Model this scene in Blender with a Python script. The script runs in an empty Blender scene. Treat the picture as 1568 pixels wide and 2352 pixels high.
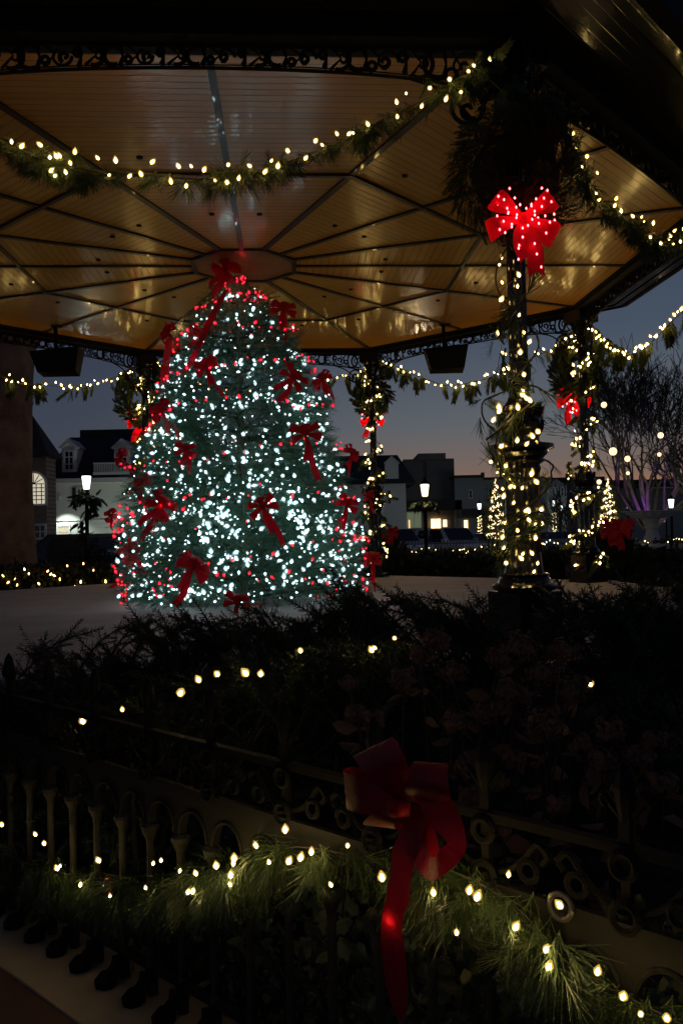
import bpy, math, random
import numpy as np
from mathutils import Vector, Matrix
random.seed(7); rng = np.random.default_rng(7)
PI = math.pi
sc = bpy.context.scene
COL = sc.collection

# ---------------------------------------------------------------- camera
EYE = 1.65
pitch, roll = math.radians(1.36), math.radians(-1.2065)
cp, sp_ = math.cos(pitch), math.sin(pitch)
F = Vector((0, cp, sp_)); U0 = Vector((0, -sp_, cp)); R0 = Vector((1, 0, 0))
cr, sr = math.cos(roll), math.sin(roll)
RT = cr*R0 + sr*U0; UP = -sr*R0 + cr*U0
cam = bpy.data.cameras.new("camera")
cam.sensor_fit = 'VERTICAL'; cam.sensor_height = 36; cam.lens = 36*1971/2352
cam.clip_start = .05; cam.clip_end = 2000
camo = bpy.data.objects.new("camera", cam); COL.objects.link(camo)
M = Matrix.Identity(4)
for i in range(3):
    M[i][0], M[i][1], M[i][2] = RT[i], UP[i], -F[i]
M[2][3] = EYE
camo.matrix_world = M
sc.camera = camo
CO = Vector((0, 0, EYE)); FD = 1971.0
# ---------------------------------------------------------------- world: clear sky a while after sunset
w = bpy.data.worlds.new("World"); sc.world = w; w.use_nodes = True
nt = w.node_tree; bg = nt.nodes['Background']
tc = nt.nodes.new('ShaderNodeTexCoord'); sx = nt.nodes.new('ShaderNodeSeparateXYZ')
nt.links.new(tc.outputs['Generated'], sx.inputs[0])
def wramp(stops):
    r = nt.nodes.new('ShaderNodeValToRGB'); e = r.color_ramp.elements
    while len(e) > 1: e.remove(e[-1])
    e[0].position, e[0].color = stops[0][0], (*stops[0][1], 1)
    for p, c in stops[1:]:
        q = e.new(p); q.color = (*c, 1)
    nt.links.new(sx.outputs['Z'], r.inputs[0]); return r
east = wramp([(0, (.058, .056, .062)), (.06, (.048, .053, .066)), (.14, (.038, .047, .068)), (.25, (.026, .036, .062)), (.55, (.010, .014, .036)), (1, (.004, .006, .02))])
west = wramp([(0, (.60, .20, .07)), (.03, (.36, .15, .078)), (.065, (.16, .110, .088)), (.12, (.096, .106, .118)), (.22, (.052, .070, .102)), (.55, (.012, .018, .050)), (1, (.004, .006, .02))])
dp = nt.nodes.new('ShaderNodeVectorMath'); dp.operation = 'DOT_PRODUCT'
sa = math.radians(24)
dp.inputs[1].default_value = (math.sin(sa), math.cos(sa), 0)
nt.links.new(tc.outputs['Generated'], dp.inputs[0])
mr = nt.nodes.new('ShaderNodeMapRange'); mr.inputs[1].default_value = .72; mr.inputs[2].default_value = .985
mr.interpolation_type = 'SMOOTHSTEP'
nt.links.new(dp.outputs['Value'], mr.inputs[0])
mx = nt.nodes.new('ShaderNodeMix'); mx.data_type = 'RGBA'
nt.links.new(mr.outputs[0], mx.inputs[0]); nt.links.new(east.outputs[0], mx.inputs[6]); nt.links.new(west.outputs[0], mx.inputs[7])
nt.links.new(mx.outputs[2], bg.inputs[0]); bg.inputs[1].default_value = 1.0
# ---------------------------------------------------------------- exposure
vs = sc.view_settings
vs.view_transform = 'Standard'; vs.look = 'None'; vs.exposure = .25; vs.gamma = 1; vs.use_curve_mapping = False
sc.cycles.use_denoising = True
sc.cycles.max_bounces = 6; sc.cycles.diffuse_bounces = 3; sc.cycles.glossy_bounces = 3
sc.cycles.sample_clamp_indirect = 4; sc.cycles.use_light_tree = True
sc.cycles.caustics_reflective = False; sc.cycles.caustics_refractive = False

# ---------------------------------------------------------------- helpers
def ray(u, v): return F + RT*((u-784)/FD) - UP*((v-1176)/FD)
def P(u, v, Y): d = ray(u, v); return CO + d*(Y/d.y)
def onplane(u, v, p0, n):
    d = ray(u, v); return CO + d*((p0-CO).dot(n)/d.dot(n))

def mat(name, col=(.5, .5, .5), rough=.6, metal=0, emit=None, estr=0, coat=0, var=None, bump=None, trans=0, spec=.5):
    m = bpy.data.materials.new(name); m.use_nodes = True
    n = m.node_tree; b = n.nodes['Principled BSDF']
    b.inputs['Base Color'].default_value = (*col, 1); b.inputs['Roughness'].default_value = rough
    b.inputs['Metallic'].default_value = metal; b.inputs['Coat Weight'].default_value = coat
    b.inputs['Specular IOR Level'].default_value = spec
    if emit:
        b.inputs['Emission Color'].default_value = (*emit, 1); b.inputs['Emission Strength'].default_value = estr
    if var:   # (scale, colour2, mode)
        r = n.nodes.new('ShaderNodeMix'); r.data_type = 'RGBA'
        r.inputs[6].default_value = (*col, 1); r.inputs[7].default_value = (*var[1], 1)
        if var[0] == 'island':
            g = n.nodes.new('ShaderNodeNewGeometry'); n.links.new(g.outputs['Random Per Island'], r.inputs[0])
        else:
            t = n.nodes.new('ShaderNodeTexCoord'); z = n.nodes.new('ShaderNodeTexNoise')
            z.inputs['Scale'].default_value = var[0]; z.inputs['Detail'].default_value = 6
            q = n.nodes.new('ShaderNodeMapRange'); q.inputs[1].default_value = .3; q.inputs[2].default_value = .7
            n.links.new(t.outputs['Object'], z.inputs['Vector']); n.links.new(z.outputs[0], q.inputs[0]); n.links.new(q.outputs[0], r.inputs[0])
        n.links.new(r.outputs[2], b.inputs['Base Color'])
    if bump:  # (scale, strength, distance)
        t = n.nodes.new('ShaderNodeTexCoord'); z = n.nodes.new('ShaderNodeTexNoise')
        z.inputs['Scale'].default_value = bump[0]; z.inputs['Detail'].default_value = 5
        k = n.nodes.new('ShaderNodeBump'); k.inputs['Strength'].default_value = bump[1]; k.inputs['Distance'].default_value = bump[2]
        n.links.new(t.outputs['Object'], z.inputs['Vector']); n.links.new(z.outputs[0], k.inputs['Height']); n.links.new(k.outputs[0], b.inputs['Normal'])
    if trans:
        tb = n.nodes.new('ShaderNodeBsdfTranslucent'); tb.inputs[0].default_value = (*col, 1)
        ms = n.nodes.new('ShaderNodeMixShader'); ms.inputs[0].default_value = trans
        o = n.nodes['Material Output']
        n.links.new(b.outputs[0], ms.inputs[1]); n.links.new(tb.outputs[0], ms.inputs[2]); n.links.new(ms.outputs[0], o.inputs[0])
    return m

class MB:
    def __init__(s): s.v = []; s.f = []
    def add(s, vs, fs):
        o = len(s.v); s.v += [tuple(x) for x in vs]; s.f += [tuple(i+o for i in f) for f in fs]
    def box(s, x0, x1, y0, y1, z0, z1, T=None):
        vs = [Vector((x, y, z)) for z in (z0, z1) for y in (y0, y1) for x in (x0, x1)]
        if T: vs = [T @ q for q in vs]
        s.add(vs, [(0, 2, 3, 1), (4, 5, 7, 6), (0, 1, 5, 4), (2, 6, 7, 3), (0, 4, 6, 2), (1, 3, 7, 5)])
    def tube(s, pts, r, n=6, cap=True, squash=None):
        pts = [Vector(p) for p in pts]; m = len(pts)
        if not hasattr(r, '__len__'): r = [r]*m
        vs = []; up = None
        for i, p in enumerate(pts):
            t = (pts[min(i+1, m-1)]-pts[max(i-1, 0)])
            if t.length < 1e-9: t = Vector((0, 0, 1))
            t.normalize()
            if up is None: up = Vector((0, 0, 1)) if abs(t.z) < .9 else Vector((1, 0, 0))
            a = t.cross(up); a.normalize(); b = a.cross(t); up = b
            for k in range(n):
                th = 2*PI*k/n; vs.append(p + (a*math.cos(th)+b*math.sin(th))*r[i])
        fs = [(i*n+k, i*n+(k+1) % n, (i+1)*n+(k+1) % n, (i+1)*n+k) for i in range(m-1) for k in range(n)]
        if cap: fs += [tuple(range(n))[::-1], tuple((m-1)*n+k for k in range(n))]
        s.add(vs, fs)
    def lathe(s, prof, n=20, c=(0, 0, 0), flute=0, fn=12):
        vs = []
        for r, z in prof:
            for k in range(n):
                th = 2*PI*k/n; q = r*(1-flute*(.5+.5*math.cos(fn*th)))
                vs.append((c[0]+q*math.cos(th), c[1]+q*math.sin(th), c[2]+z))
        m = len(prof)
        fs = [(i*n+k, i*n+(k+1) % n, (i+1)*n+(k+1) % n, (i+1)*n+k) for i in range(m-1) for k in range(n)]
        fs += [tuple(range(n))[::-1], tuple((m-1)*n+k for k in range(n))]
        s.add(vs, fs)
    def poly(s, pts, ext):   # extrude polygon (list of Vector) by ext
        n = len(pts); ext = Vector(ext)
        s.add([Vector(p) for p in pts]+[Vector(p)+ext for p in pts],
              [tuple(range(n))[::-1], tuple(range(n, 2*n))]+[(i, (i+1) % n, n+(i+1) % n, n+i) for i in range(n)])
    def ribbon(s, pts, wid):
        vs = []
        for p, q in zip(pts, wid): vs += [Vector(p)-Vector(q)*.5, Vector(p)+Vector(q)*.5]
        s.add(vs, [(2*i, 2*i+1, 2*i+3, 2*i+2) for i in range(len(pts)-1)])
    def build(s, name, m, parent=None, loc=None, smooth=False, rot=None, solid=0, stuff=False):
        me = bpy.data.meshes.new(name); me.from_pydata(s.v, [], s.f); me.materials.append(m)
        o = bpy.data.objects.new(name, me); COL.objects.link(o)
        if loc is not None: o.location = loc
        if rot: o.rotation_euler = rot
        if smooth: me.polygons.foreach_set('use_smooth', [True]*len(me.polygons))
        if solid: md = o.modifiers.new('s', 'SOLIDIFY'); md.thickness = solid; md.offset = 0
        if parent: o.parent = parent
        if stuff: o['kind'] = 'stuff'
        return o
def npmesh(name, V, Fc, m, parent=None, smooth=False):
    """V (n,3) float array, Fc (m,3|4) index array"""
    me = bpy.data.meshes.new(name); k = Fc.shape[1]
    me.vertices.add(len(V)); me.vertices.foreach_set('co', V.astype(np.float32).ravel())
    me.loops.add(Fc.size); me.loops.foreach_set('vertex_index', Fc.astype(np.int32).ravel())
    me.polygons.add(len(Fc)); me.polygons.foreach_set('loop_start', np.arange(0, Fc.size, k, dtype=np.int32))
    me.update(calc_edges=True); me.materials.append(m)
    if smooth: me.polygons.foreach_set('use_smooth', [True]*len(Fc))
    o = bpy.data.objects.new(name, me); COL.objects.link(o)
    if parent: o.parent = parent
    return o
def scatter(bv, bf, Rm, T):
    bv = np.asarray(bv); bf = np.asarray(bf); N = len(T)
    V = np.einsum('nij,kj->nki', Rm, bv) + T[:, None, :]
    Fc = bf[None]+(np.arange(N)*len(bv))[:, None, None]
    return V.reshape(-1, 3), Fc.reshape(-1, bf.shape[1])
def frames(D, roll_=None, scale=None):
    """rotation matrices whose +Y column is direction D (n,3)"""
    D = D/np.linalg.norm(D, axis=1, keepdims=True); n = len(D)
    r = rng.normal(size=(n, 3)) if roll_ is None else np.tile(roll_, (n, 1))
    X = np.cross(D, r); X /= np.linalg.norm(X, axis=1, keepdims=True)
    Z = np.cross(X, D); Mx = np.stack([X, D, Z], axis=2)
    if scale is not None: Mx = Mx*np.asarray(scale)[:, None, None]
    return Mx
def tag(o, label=None, cat=None, group=None, kind=None):
    if label: o['label'] = label
    if cat: o['category'] = cat
    if group: o['group'] = group
    if kind: o['kind'] = kind
    return o
def thing(name, label, cat, loc=(0, 0, 0), group=None, rz=0):
    o = bpy.data.objects.new(name, None); COL.objects.link(o); o.location = loc; o.rotation_euler = (0, 0, rz)
    o.empty_display_size = .1
    return tag(o, label, cat, group)
def copy_tree(o, parent=None):
    c = o.copy(); COL.objects.link(c)
    if parent is not None: c.parent = parent
    for ch in list(o.children): copy_tree(ch, c)
    return c

# ---------------------------------------------------------------- materials
black_iron = mat('black_gloss_iron', (.006, .006, .007), .13, 0, coat=.1, spec=.4, bump=(14, .15, .01))
dull_iron = mat('dull_black_iron', (.008, .008, .009), .7, 0, spec=.2)
fence_iron = mat('weathered_iron', (.019, .017, .014), .7, 0, spec=.15, var=(60, (.022, .02, .018)), bump=(90, .3, .003))
picket_iron = mat('lit_picket_iron', (.050, .044, .036), .6, 0, spec=.25, var=(50, (.028, .025, .02)), bump=(90, .3, .003))  # paler copy of the fence iron; bulb light is put into the colour
shaded_iron = mat('shaded_black_iron', (.011, .010, .009), .75, 0, spec=.12, bump=(90, .3, .003))  # darker copy; shade on rail, frieze and feet is in the colour
stone = mat('curb_stone', (.44, .34, .21), .85, var=(5, (.32, .25, .16)), bump=(120, .4, .004))
soil = mat('mulch', (.03, .022, .016), .95, bump=(30, 1, .03))
lawn_m = mat('winter_lawn', (.035, .04, .02), .95, var=(.8, (.05, .045, .025)), bump=(25, 1, .04))
asphalt = mat('asphalt', (.05, .05, .05), .8, bump=(40, .4, .01))
deck = mat('frosty_floor', (.52, .48, .47), .7, var=(1.6, (.40, .365, .355)), bump=(60, .2, .004))
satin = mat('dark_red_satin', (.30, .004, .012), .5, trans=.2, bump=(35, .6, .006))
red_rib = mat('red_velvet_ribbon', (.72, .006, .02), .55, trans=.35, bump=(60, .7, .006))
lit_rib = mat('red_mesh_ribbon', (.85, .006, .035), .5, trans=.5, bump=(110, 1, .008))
needle_m = mat('pine_needles', (.045, .085, .028), .45, var=('island', (.10, .13, .05)), trans=.25)
cedar_m = mat('cedar_fronds', (.035, .06, .02), .6, var=('island', (.07, .09, .03)), trans=.2)
fir_m = mat('fir_needles', (.045, .12, .072), .45, var=('island', (.09, .21, .13)), trans=.25)
yew_m = mat('yew_needles', (.018, .035, .016), .45, var=('island', (.035, .055, .025)), trans=.1)
leaf_m = mat('shrub_leaves', (.09, .11, .04), .4, var=('island', (.26, .28, .13)), trans=.15)
dry_m = mat('dried_petals', (.19, .10, .055), .9, var=('island', (.30, .17, .10)), trans=.2)
bark = mat('bark', (.15, .10, .065), .95, var=(3, (.30, .22, .15)), bump=(9, 1, .05))
twig_m = mat('twig_bark', (.05, .04, .035), .9)
wire_m = mat('green_wire', (.01, .02, .012), .5)
def emis(name, c, s): return mat(name, tuple(q*.35 for q in c), .4, emit=c, estr=s)
def shell(name, c, s_, tr=.55):   # emissive see-through layer: built-in glow halo round bulbs, panes on lanterns
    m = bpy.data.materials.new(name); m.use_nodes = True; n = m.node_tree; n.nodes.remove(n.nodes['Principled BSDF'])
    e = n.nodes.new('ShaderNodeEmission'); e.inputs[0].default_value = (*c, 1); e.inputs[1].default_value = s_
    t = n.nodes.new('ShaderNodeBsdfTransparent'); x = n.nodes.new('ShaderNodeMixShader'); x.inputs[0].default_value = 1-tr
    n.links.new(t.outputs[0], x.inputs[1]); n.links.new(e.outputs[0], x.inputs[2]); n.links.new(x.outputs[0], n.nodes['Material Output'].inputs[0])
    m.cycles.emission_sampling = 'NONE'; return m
warm_shell = shell('warm_bulb_halo', (1, .60, .10), .9)
warm_b = emis('warm_bulb', (1, .66, .20), 46)
warm_far = emis('warm_bulb_small', (1, .72, .34), 5)
fore_b = emis('warm_bulb_near', (1, .72, .26), 105)
cool_b = emis('cool_bulb', (.72, .95, 1), 13)
cool_shell = shell('cool_bulb_halo', (.48, .88, .94), .85)
red_shell = shell('red_bulb_halo', (1, .01, .03), .7)
redb = emis('red_bulb', (1, .02, .04), 5)
bowb = emis('bow_bulb', (1, .075, .09), 13)
cool_lamp = shell('cool_lamp_glass', (.86, 1, .95), 3, .5)
warm_lamp = shell('warm_lamp_glass', (1, .78, .45), 3, .5)
globe_m = emis('globe_lights', (1, .66, .36), 2.0)
shop_m = emis('lit_shop', (1, .66, .30), 2.6)
room_m = emis('lit_room', (1, .85, .6), .35)
green_shop = emis('lit_awning_room', (.5, .62, .36), .14)

# ribboned ceiling boards: grooves run across local Y (object space)
def board_mat(name, c1, c2, width, rough, coat, axis='Y', tilt=.35, gb=1, gz_=.06, ct=.12, jt=.6):
    m = mat(name, c1, rough, coat=coat); n = m.node_tree; b = n.nodes['Principled BSDF']
    b.inputs['Coat Roughness'].default_value = ct
    t = n.nodes.new('ShaderNodeTexCoord'); s = n.nodes.new('ShaderNodeSeparateXYZ'); n.links.new(t.outputs['Object'], s.inputs[0])
    def mth(op, a, bb=None, cc=None):
        q = n.nodes.new('ShaderNodeMath'); q.operation = op
        for i, x in enumerate((a, bb, cc)):
            if x is None: continue
            if isinstance(x, (int, float)): q.inputs[i].default_value = x
            else: n.links.new(x, q.inputs[i])
        return q.outputs[0]
    y = mth('DIVIDE', s.outputs[axis], width); fr = mth('FRACT', y); fl = mth('FLOOR', y)
    d = mth('ABSOLUTE', mth('SUBTRACT', fr, .5))
    g = n.nodes.new('ShaderNodeMapRange'); g.inputs[1].default_value = .44; g.inputs[2].default_value = .49; n.links.new(d, g.inputs[0])
    x = s.outputs['X' if axis == 'Y' else 'Y']
    bl = mth('FLOOR', mth('ADD', mth('DIVIDE', x, 1.7), mth('MULTIPLY', fl, .37)))
    wn = n.nodes.new('ShaderNodeTexWhiteNoise'); wn.noise_dimensions = '2D'
    cx = n.nodes.new('ShaderNodeCombineXYZ'); n.links.new(fl, cx.inputs[0]); n.links.new(bl, cx.inputs[1]); n.links.new(cx.outputs[0], wn.inputs['Vector'])
    mp = n.nodes.new('ShaderNodeMapping'); mp.inputs['Scale'].default_value = (2, 40, 1) if axis == 'Y' else (40, 2, 1)
    n.links.new(t.outputs['Object'], mp.inputs[0]); gz = n.nodes.new('ShaderNodeTexNoise'); gz.inputs['Scale'].default_value = 1.5; gz.inputs['Detail'].default_value = 4
    n.links.new(mp.outputs[0], gz.inputs['Vector'])
    mx1 = n.nodes.new('ShaderNodeMix'); mx1.data_type = 'RGBA'; mx1.inputs[6].default_value = (*c1, 1); mx1.inputs[7].default_value = (*c2, 1)
    fa = mth('ADD', mth('MULTIPLY', wn.outputs['Value'], .6), mth('MULTIPLY', gz.outputs[0], .4)); n.links.new(fa, mx1.inputs[0])
    mx2 = n.nodes.new('ShaderNodeMix'); mx2.data_type = 'RGBA'; n.links.new(g.outputs[0], mx2.inputs[0]); n.links.new(mx1.outputs[2], mx2.inputs[6])
    mx2.inputs[7].default_value = (c1[0]*.15, c1[1]*.15, c1[2]*.15, 1)
    n.links.new(mx2.outputs[2], b.inputs['Base Color'])
    h = mth('ADD', mth('MULTIPLY', g.outputs[0], -1.0), mth('MULTIPLY', mth('MULTIPLY', d, d), -tilt*4))
    h = mth('ADD', h, mth('MULTIPLY', gz.outputs[0], gz_))
    h = mth('ADD', h, mth('MULTIPLY', mth('MULTIPLY', fr, mth('SUBTRACT', wn.outputs['Value'], .5)), jt))
    k = n.nodes.new('ShaderNodeBump'); k.inputs['Strength'].default_value = 1; k.inputs['Distance'].default_value = .0022*gb
    n.links.new(h, k.inputs['Height']); n.links.new(k.outputs[0], b.inputs['Normal']); n.links.new(k.outputs[0], b.inputs['Coat Normal'])
    return m
ceil_m = board_mat('varnished_boards', (.64, .27, .026), (.76, .34, .04), .085, .32, .7, tilt=.22, gz_=.05, ct=.12, jt=.22)
soffit_m = board_mat('dark_soffit_boards', (.016, .018, .014), (.02, .022, .017), .085, .14, 1, tilt=0, gb=.12, ct=.06, jt=0)
rib_m = mat('dark_rib', (.035, .022, .02), .3, coat=.4)
centre_m = mat('varnished_panel', (.33, .15, .055), .25, coat=.5, var=(3, (.40, .20, .08)))

# ---------------------------------------------------------------- bulbs and strings
def bulb_mesh(name, r, m, n=6, rings=4, elong=1.5, glass=None):
    b = MB(); prof = []
    for i in range(rings+1):
        t = i/rings; prof.append((max(r*.12, r*math.sin(PI*min(1, t*.97+.06))**.8*(1-.25*t)), (t-.4)*2*r*elong))
    b.lathe(prof, n); me = bpy.data.meshes.new(name); nf = 0
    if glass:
        nf = len(b.f); vv = [(x*2.0, y*2.0, z*1.6+r*.25) for x, y, z in b.v]; b.add(vv, list(b.f))  # scaled-up copy of the bulb, a halo imitating its glow
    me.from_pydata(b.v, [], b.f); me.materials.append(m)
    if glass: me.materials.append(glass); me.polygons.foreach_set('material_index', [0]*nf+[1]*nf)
    me.polygons.foreach_set('use_smooth', [True]*len(me.polygons)); return me
def light_string(name, label, pts, m, r, group=None, wire=None, cat='string lights', n=6, rings=4, down=False, elong=1.5, wr=.0018, jit=.8, sizes=(.7, .9, 1, 1.15)):
    """a string: wire + each bulb its own part (the 100 nearest), the rest one part"""
    pts = [Vector(p) for p in pts]
    base = sum(pts, Vector())/len(pts)
    t = thing(name, label, cat, base, group)
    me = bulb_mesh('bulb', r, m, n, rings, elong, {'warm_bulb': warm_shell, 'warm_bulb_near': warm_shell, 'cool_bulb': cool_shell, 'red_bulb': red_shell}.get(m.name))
    pts = sorted(pts, key=lambda p: (p-CO).length)
    for p in pts[:100]:
        o = bpy.data.objects.new('bulb', me); COL.objects.link(o); o.parent = t; o.location = p-base
        o.rotation_euler = (random.uniform(-jit, jit)+(PI if down else 0), random.uniform(-jit, jit), random.uniform(0, 6)); k_ = random.choice(sizes); o.scale = (k_, k_, k_)
    if len(pts) > 100:
        rest = np.array([p-base for p in pts[100:]])
        bv = np.array([v.co[:] for v in me.vertices]); tr = []; mi = []
        for pl in me.polygons:
            vv = list(pl.vertices)
            for i in range(1, len(vv)-1): tr.append((vv[0], vv[i], vv[i+1])); mi.append(pl.material_index)
        V, Fc = scatter(bv, tr, frames(rng.normal(size=(len(rest), 3)), None, rng.choice(list(sizes), len(rest))), rest)
        o = npmesh('bulb', V, Fc, m, t, True); o['kind'] = 'stuff'
        if len(me.materials) > 1: o.data.materials.append(me.materials[1]); o.data.polygons.foreach_set('material_index', mi*len(rest))
    if wire:
        b = MB()
        for wp in (wire if isinstance(wire[0], list) else [wire]): b.tube([Vector(q)-base for q in wp], wr, 4)
        b.build('wire', wire_m, t)
    return t

# ---------------------------------------------------------------- foliage units
def sprig(n, L, nl, nw, flat=False, curve=.0, ang=55):
    """a twig along +Y with needles; returns verts, quad faces"""
    v = []; f = []
    def q(a, b, wv):
        o = len(v); a = np.array(a); b = np.array(b); wv = np.array(wv); m_ = (a+b)/2
        v.extend([a-wv*.4, a+wv*.4, b+wv*.12, b-wv*.12]); f.append((o, o+1, o+2, o+3))
    q((0, 0, 0), (0, L*.95, -curve), (nw*1.4, 0, 0))
    for i in range(n):
        t = i/n; y = L*(.04+.94*t); z = -curve*t*t
        for s in ((-1, 1) if flat else (0,)):
            if flat: a = s*math.radians(ang-15*t); d = np.array([math.sin(a), math.cos(a), .15*random.uniform(-1, 1)])
            else:
                th = i*2.4; k = math.radians(ang-20*t); d = np.array([math.sin(k)*math.cos(th), math.cos(k), math.sin(k)*math.sin(th)])
            l = nl*(1-.45*t)*random.uniform(.8, 1.15)
            wv = np.cross(d, [.1, .2, 1]); wv = wv/np.linalg.norm(wv)*nw
            q((0, y, z), np.array([0, y, z])+d*l, wv)
    return np.array(v), np.array(f)
def leafunit(L, W):
    v = [(0, 0, 0), (W*.5, L*.35, .12*L), (W*.38, L*.75, .08*L), (0, L, -.05*L), (-W*.38, L*.75, .08*L), (-W*.5, L*.35, .12*L), (0, L*.5, -.03*L)]
    f = [(0, 1, 6), (1, 2, 6), (2, 3, 6), (3, 4, 6), (4, 5, 6), (5, 0, 6)]
    return np.array(v), np.array(f)
def multi(units, T, D, S, roll_=None):
    Vs = []; Fs = []; o = 0; n = len(T); pick = rng.integers(0, len(units), n)
    for k, (bv, bf) in enumerate(units):
        i = pick == k
        if not i.any(): continue
        V, Fc = scatter(bv, bf, frames(D[i], roll_, S[i]), T[i]); Vs.append(V); Fs.append(Fc+o); o += len(V)
    return np.vstack(Vs), np.vstack(Fs)
pine_units = [sprig(24, .09, .12, .0028, ang=34, curve=.03) for _ in range(3)]
pine_fat = [sprig(16, .10, .13, .006, ang=30, curve=.03) for _ in range(3)]
cedar_units = [sprig(14, .2, .075, .022, flat=True, ang=42, curve=.04) for _ in range(3)]
fir_units = [sprig(18, .17, .034, .0055, ang=62, curve=.02) for _ in range(3)]
yew_units = [sprig(32, .20, .044, .0085, flat=False, ang=62, curve=.02) for _ in range(3)]+[sprig(24, .15, .042, .0085, flat=False, ang=60) for _ in range(2)]
leaf_units = [leafunit(.045, .030), leafunit(.06, .036)]

def polyline(pts, step):
    out = []
    for a, b in zip(pts[:-1], pts[1:]):
        n = max(1, int((b-a).length/step))
        out += [a.lerp(b, i/n) for i in range(n)]
    return out+[pts[-1]]
def smooth_pts(pts, n=8):
    pts = [Vector(p) for p in pts]; out = []
    for i in range(len(pts)-1):
        p0, p1, p2, p3 = pts[max(i-1, 0)], pts[i], pts[i+1], pts[min(i+2, len(pts)-1)]
        for k in range(n):
            t = k/n; out.append(.5*((2*p1)+(-p0+p2)*t+(2*p0-5*p1+4*p2-p3)*t*t+(-p0+3*p1-3*p2+p3)*t**3))
    return out+[pts[-1]]
def garland(name, label, path, units, m, dens, size=1, hang=.8, spread=.05, group=None, core=.012, clump=0, cat='garland', tangential=.5):
    core = min(core, .008)
    path = smooth_pts(path); pl = polyline(path, .02); base = pl[len(pl)//2].copy()
    t = thing(name, label, cat, base, group)
    L = sum((a-b).length for a, b in zip(pl[:-1], pl[1:])); N = int(L*dens)
    A = np.array([p[:] for p in pl])-np.array(base[:])
    pos = rng.random(N)
    if clump:
        cs = rng.random(max(2, int(L*clump))); c = cs[rng.integers(0, len(cs), N)]
        pos = np.where(rng.random(N) < .65, np.clip(c+rng.normal(size=N)*.035/ max(L, .1), 0, 1), pos)
    idx = np.clip((pos*(len(A)-1)).astype(int), 0, len(A)-2); T = A[idx]+rng.normal(size=(N, 3))*spread*.4
    tg = A[idx+1]-A[idx]; tg /= np.linalg.norm(tg, axis=1, keepdims=True)+1e-9
    D = rng.normal(size=(N, 3))*.55+tg*rng.choice([-1, 1], N)[:, None]*tangential+np.array([0, 0, -hang])
    V, Fc = multi(units, T, D, size*rng.uniform(.7, 1.25, N)); npmesh('greenery', V, Fc, m, t)
    b = MB(); b.tube([Vector(q) for q in A[::4]], core, 5); b.build('stem', twig_m, t)
    return t

# ================================================================ SETTING
def struct(o, name=None): o['kind'] = 'structure'; return o
K = 5.5
VX = [Vector((a*K, b*K, 0)) for a, b in ((0.21046, 1.0), (0.682866, 1.533937), (0.639356, 2.245529), (0.105418, 2.717934), (-0.606173, 2.674424), (-1.078578, 2.140486), (-1.035068, 1.428895), (-0.501131, 0.95649))]
OC = Vector((-.1979*K, 1.8372*K, 0)); ZF = .862; ZC = 4.837; ZL = 4.765; ZS = 4.93
b = MB(); b.add([(-400, -60, 0), (400, -60, 0), (400, 600, 0), (-400, 600, 0)], [(0, 1, 2, 3)]); struct(b.build('lawn', lawn_m))
b = MB(); b.box(-120, 120, 37, 52, -.2, .006); struct(b.build('street', asphalt))
# fence line frame
FA = Vector((-1.42147, 3.61594, 0)); FDIR = Vector((.730245, -.683186, 0)); FN = Vector((-.683186, -.730245, 0))   # FN towards the viewer
def fp(t, off=0, z=0): return FA+FDIR*t+FN*off+Vector((0, 0, z))
def fenceT(): 
    T = Matrix.Identity(4)
    for i in range(3): T[i][0], T[i][1], T[i][3] = FDIR[i], FN[i], FA[i]
    return T
FT = fenceT()
b = MB(); b.box(-6, 6, -.12, .25, 0, .12, FT)
struct(b.build('kerb', stone))
brick = mat('brick_paving', (.12, .045, .03), .85)
n = brick.node_tree; bt = n.nodes.new('ShaderNodeTexBrick'); bt.inputs['Scale'].default_value = 5; bt.inputs['Color1'].default_value = (.13, .05, .035, 1)
bt.inputs['Color2'].default_value = (.09, .035, .028, 1); bt.inputs['Mortar'].default_value = (.07, .06, .05, 1); bt.inputs['Mortar Size'].default_value = .015
tcn = n.nodes.new('ShaderNodeTexCoord'); n.links.new(tcn.outputs['Object'], bt.inputs['Vector']); n.links.new(bt.outputs[0], n.nodes['Principled BSDF'].inputs['Base Color'])
b = MB(); b.box(-6, 6, .25, 3.4, -.1, .112, FT); struct(b.build('brick_path', brick))
b = MB(); b.box(-6, 6, -1.9, -.12, -.1, .10, FT); struct(b.build('planting_bed', soil))

# ================================================================ GAZEBO
gz = thing('gazebo', 'large octagonal park bandstand with varnished board ceiling and black iron columns', 'gazebo', OC)
def gl(p): return Vector(p)-OC
def part(mb, name, m, parent=gz, smooth=False): return mb.build(name, m, parent, smooth=smooth)
def ring_pts(f, z, extra=0): return [gl(OC+(v-OC)*f+(v-OC).normalized()*extra+Vector((0, 0, z))) for v in VX]
b = MB(); b.poly(ring_pts(1, 0, .38), (0, 0, ZF-.06)); part(b, 'base_wall', mat('base_brick', (.12, .10, .09), .9, bump=(20, .5, .01)))
b = MB(); b.poly(ring_pts(1, ZF-.06, .5), (0, 0, .06)); part(b, 'floor', deck)
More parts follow.
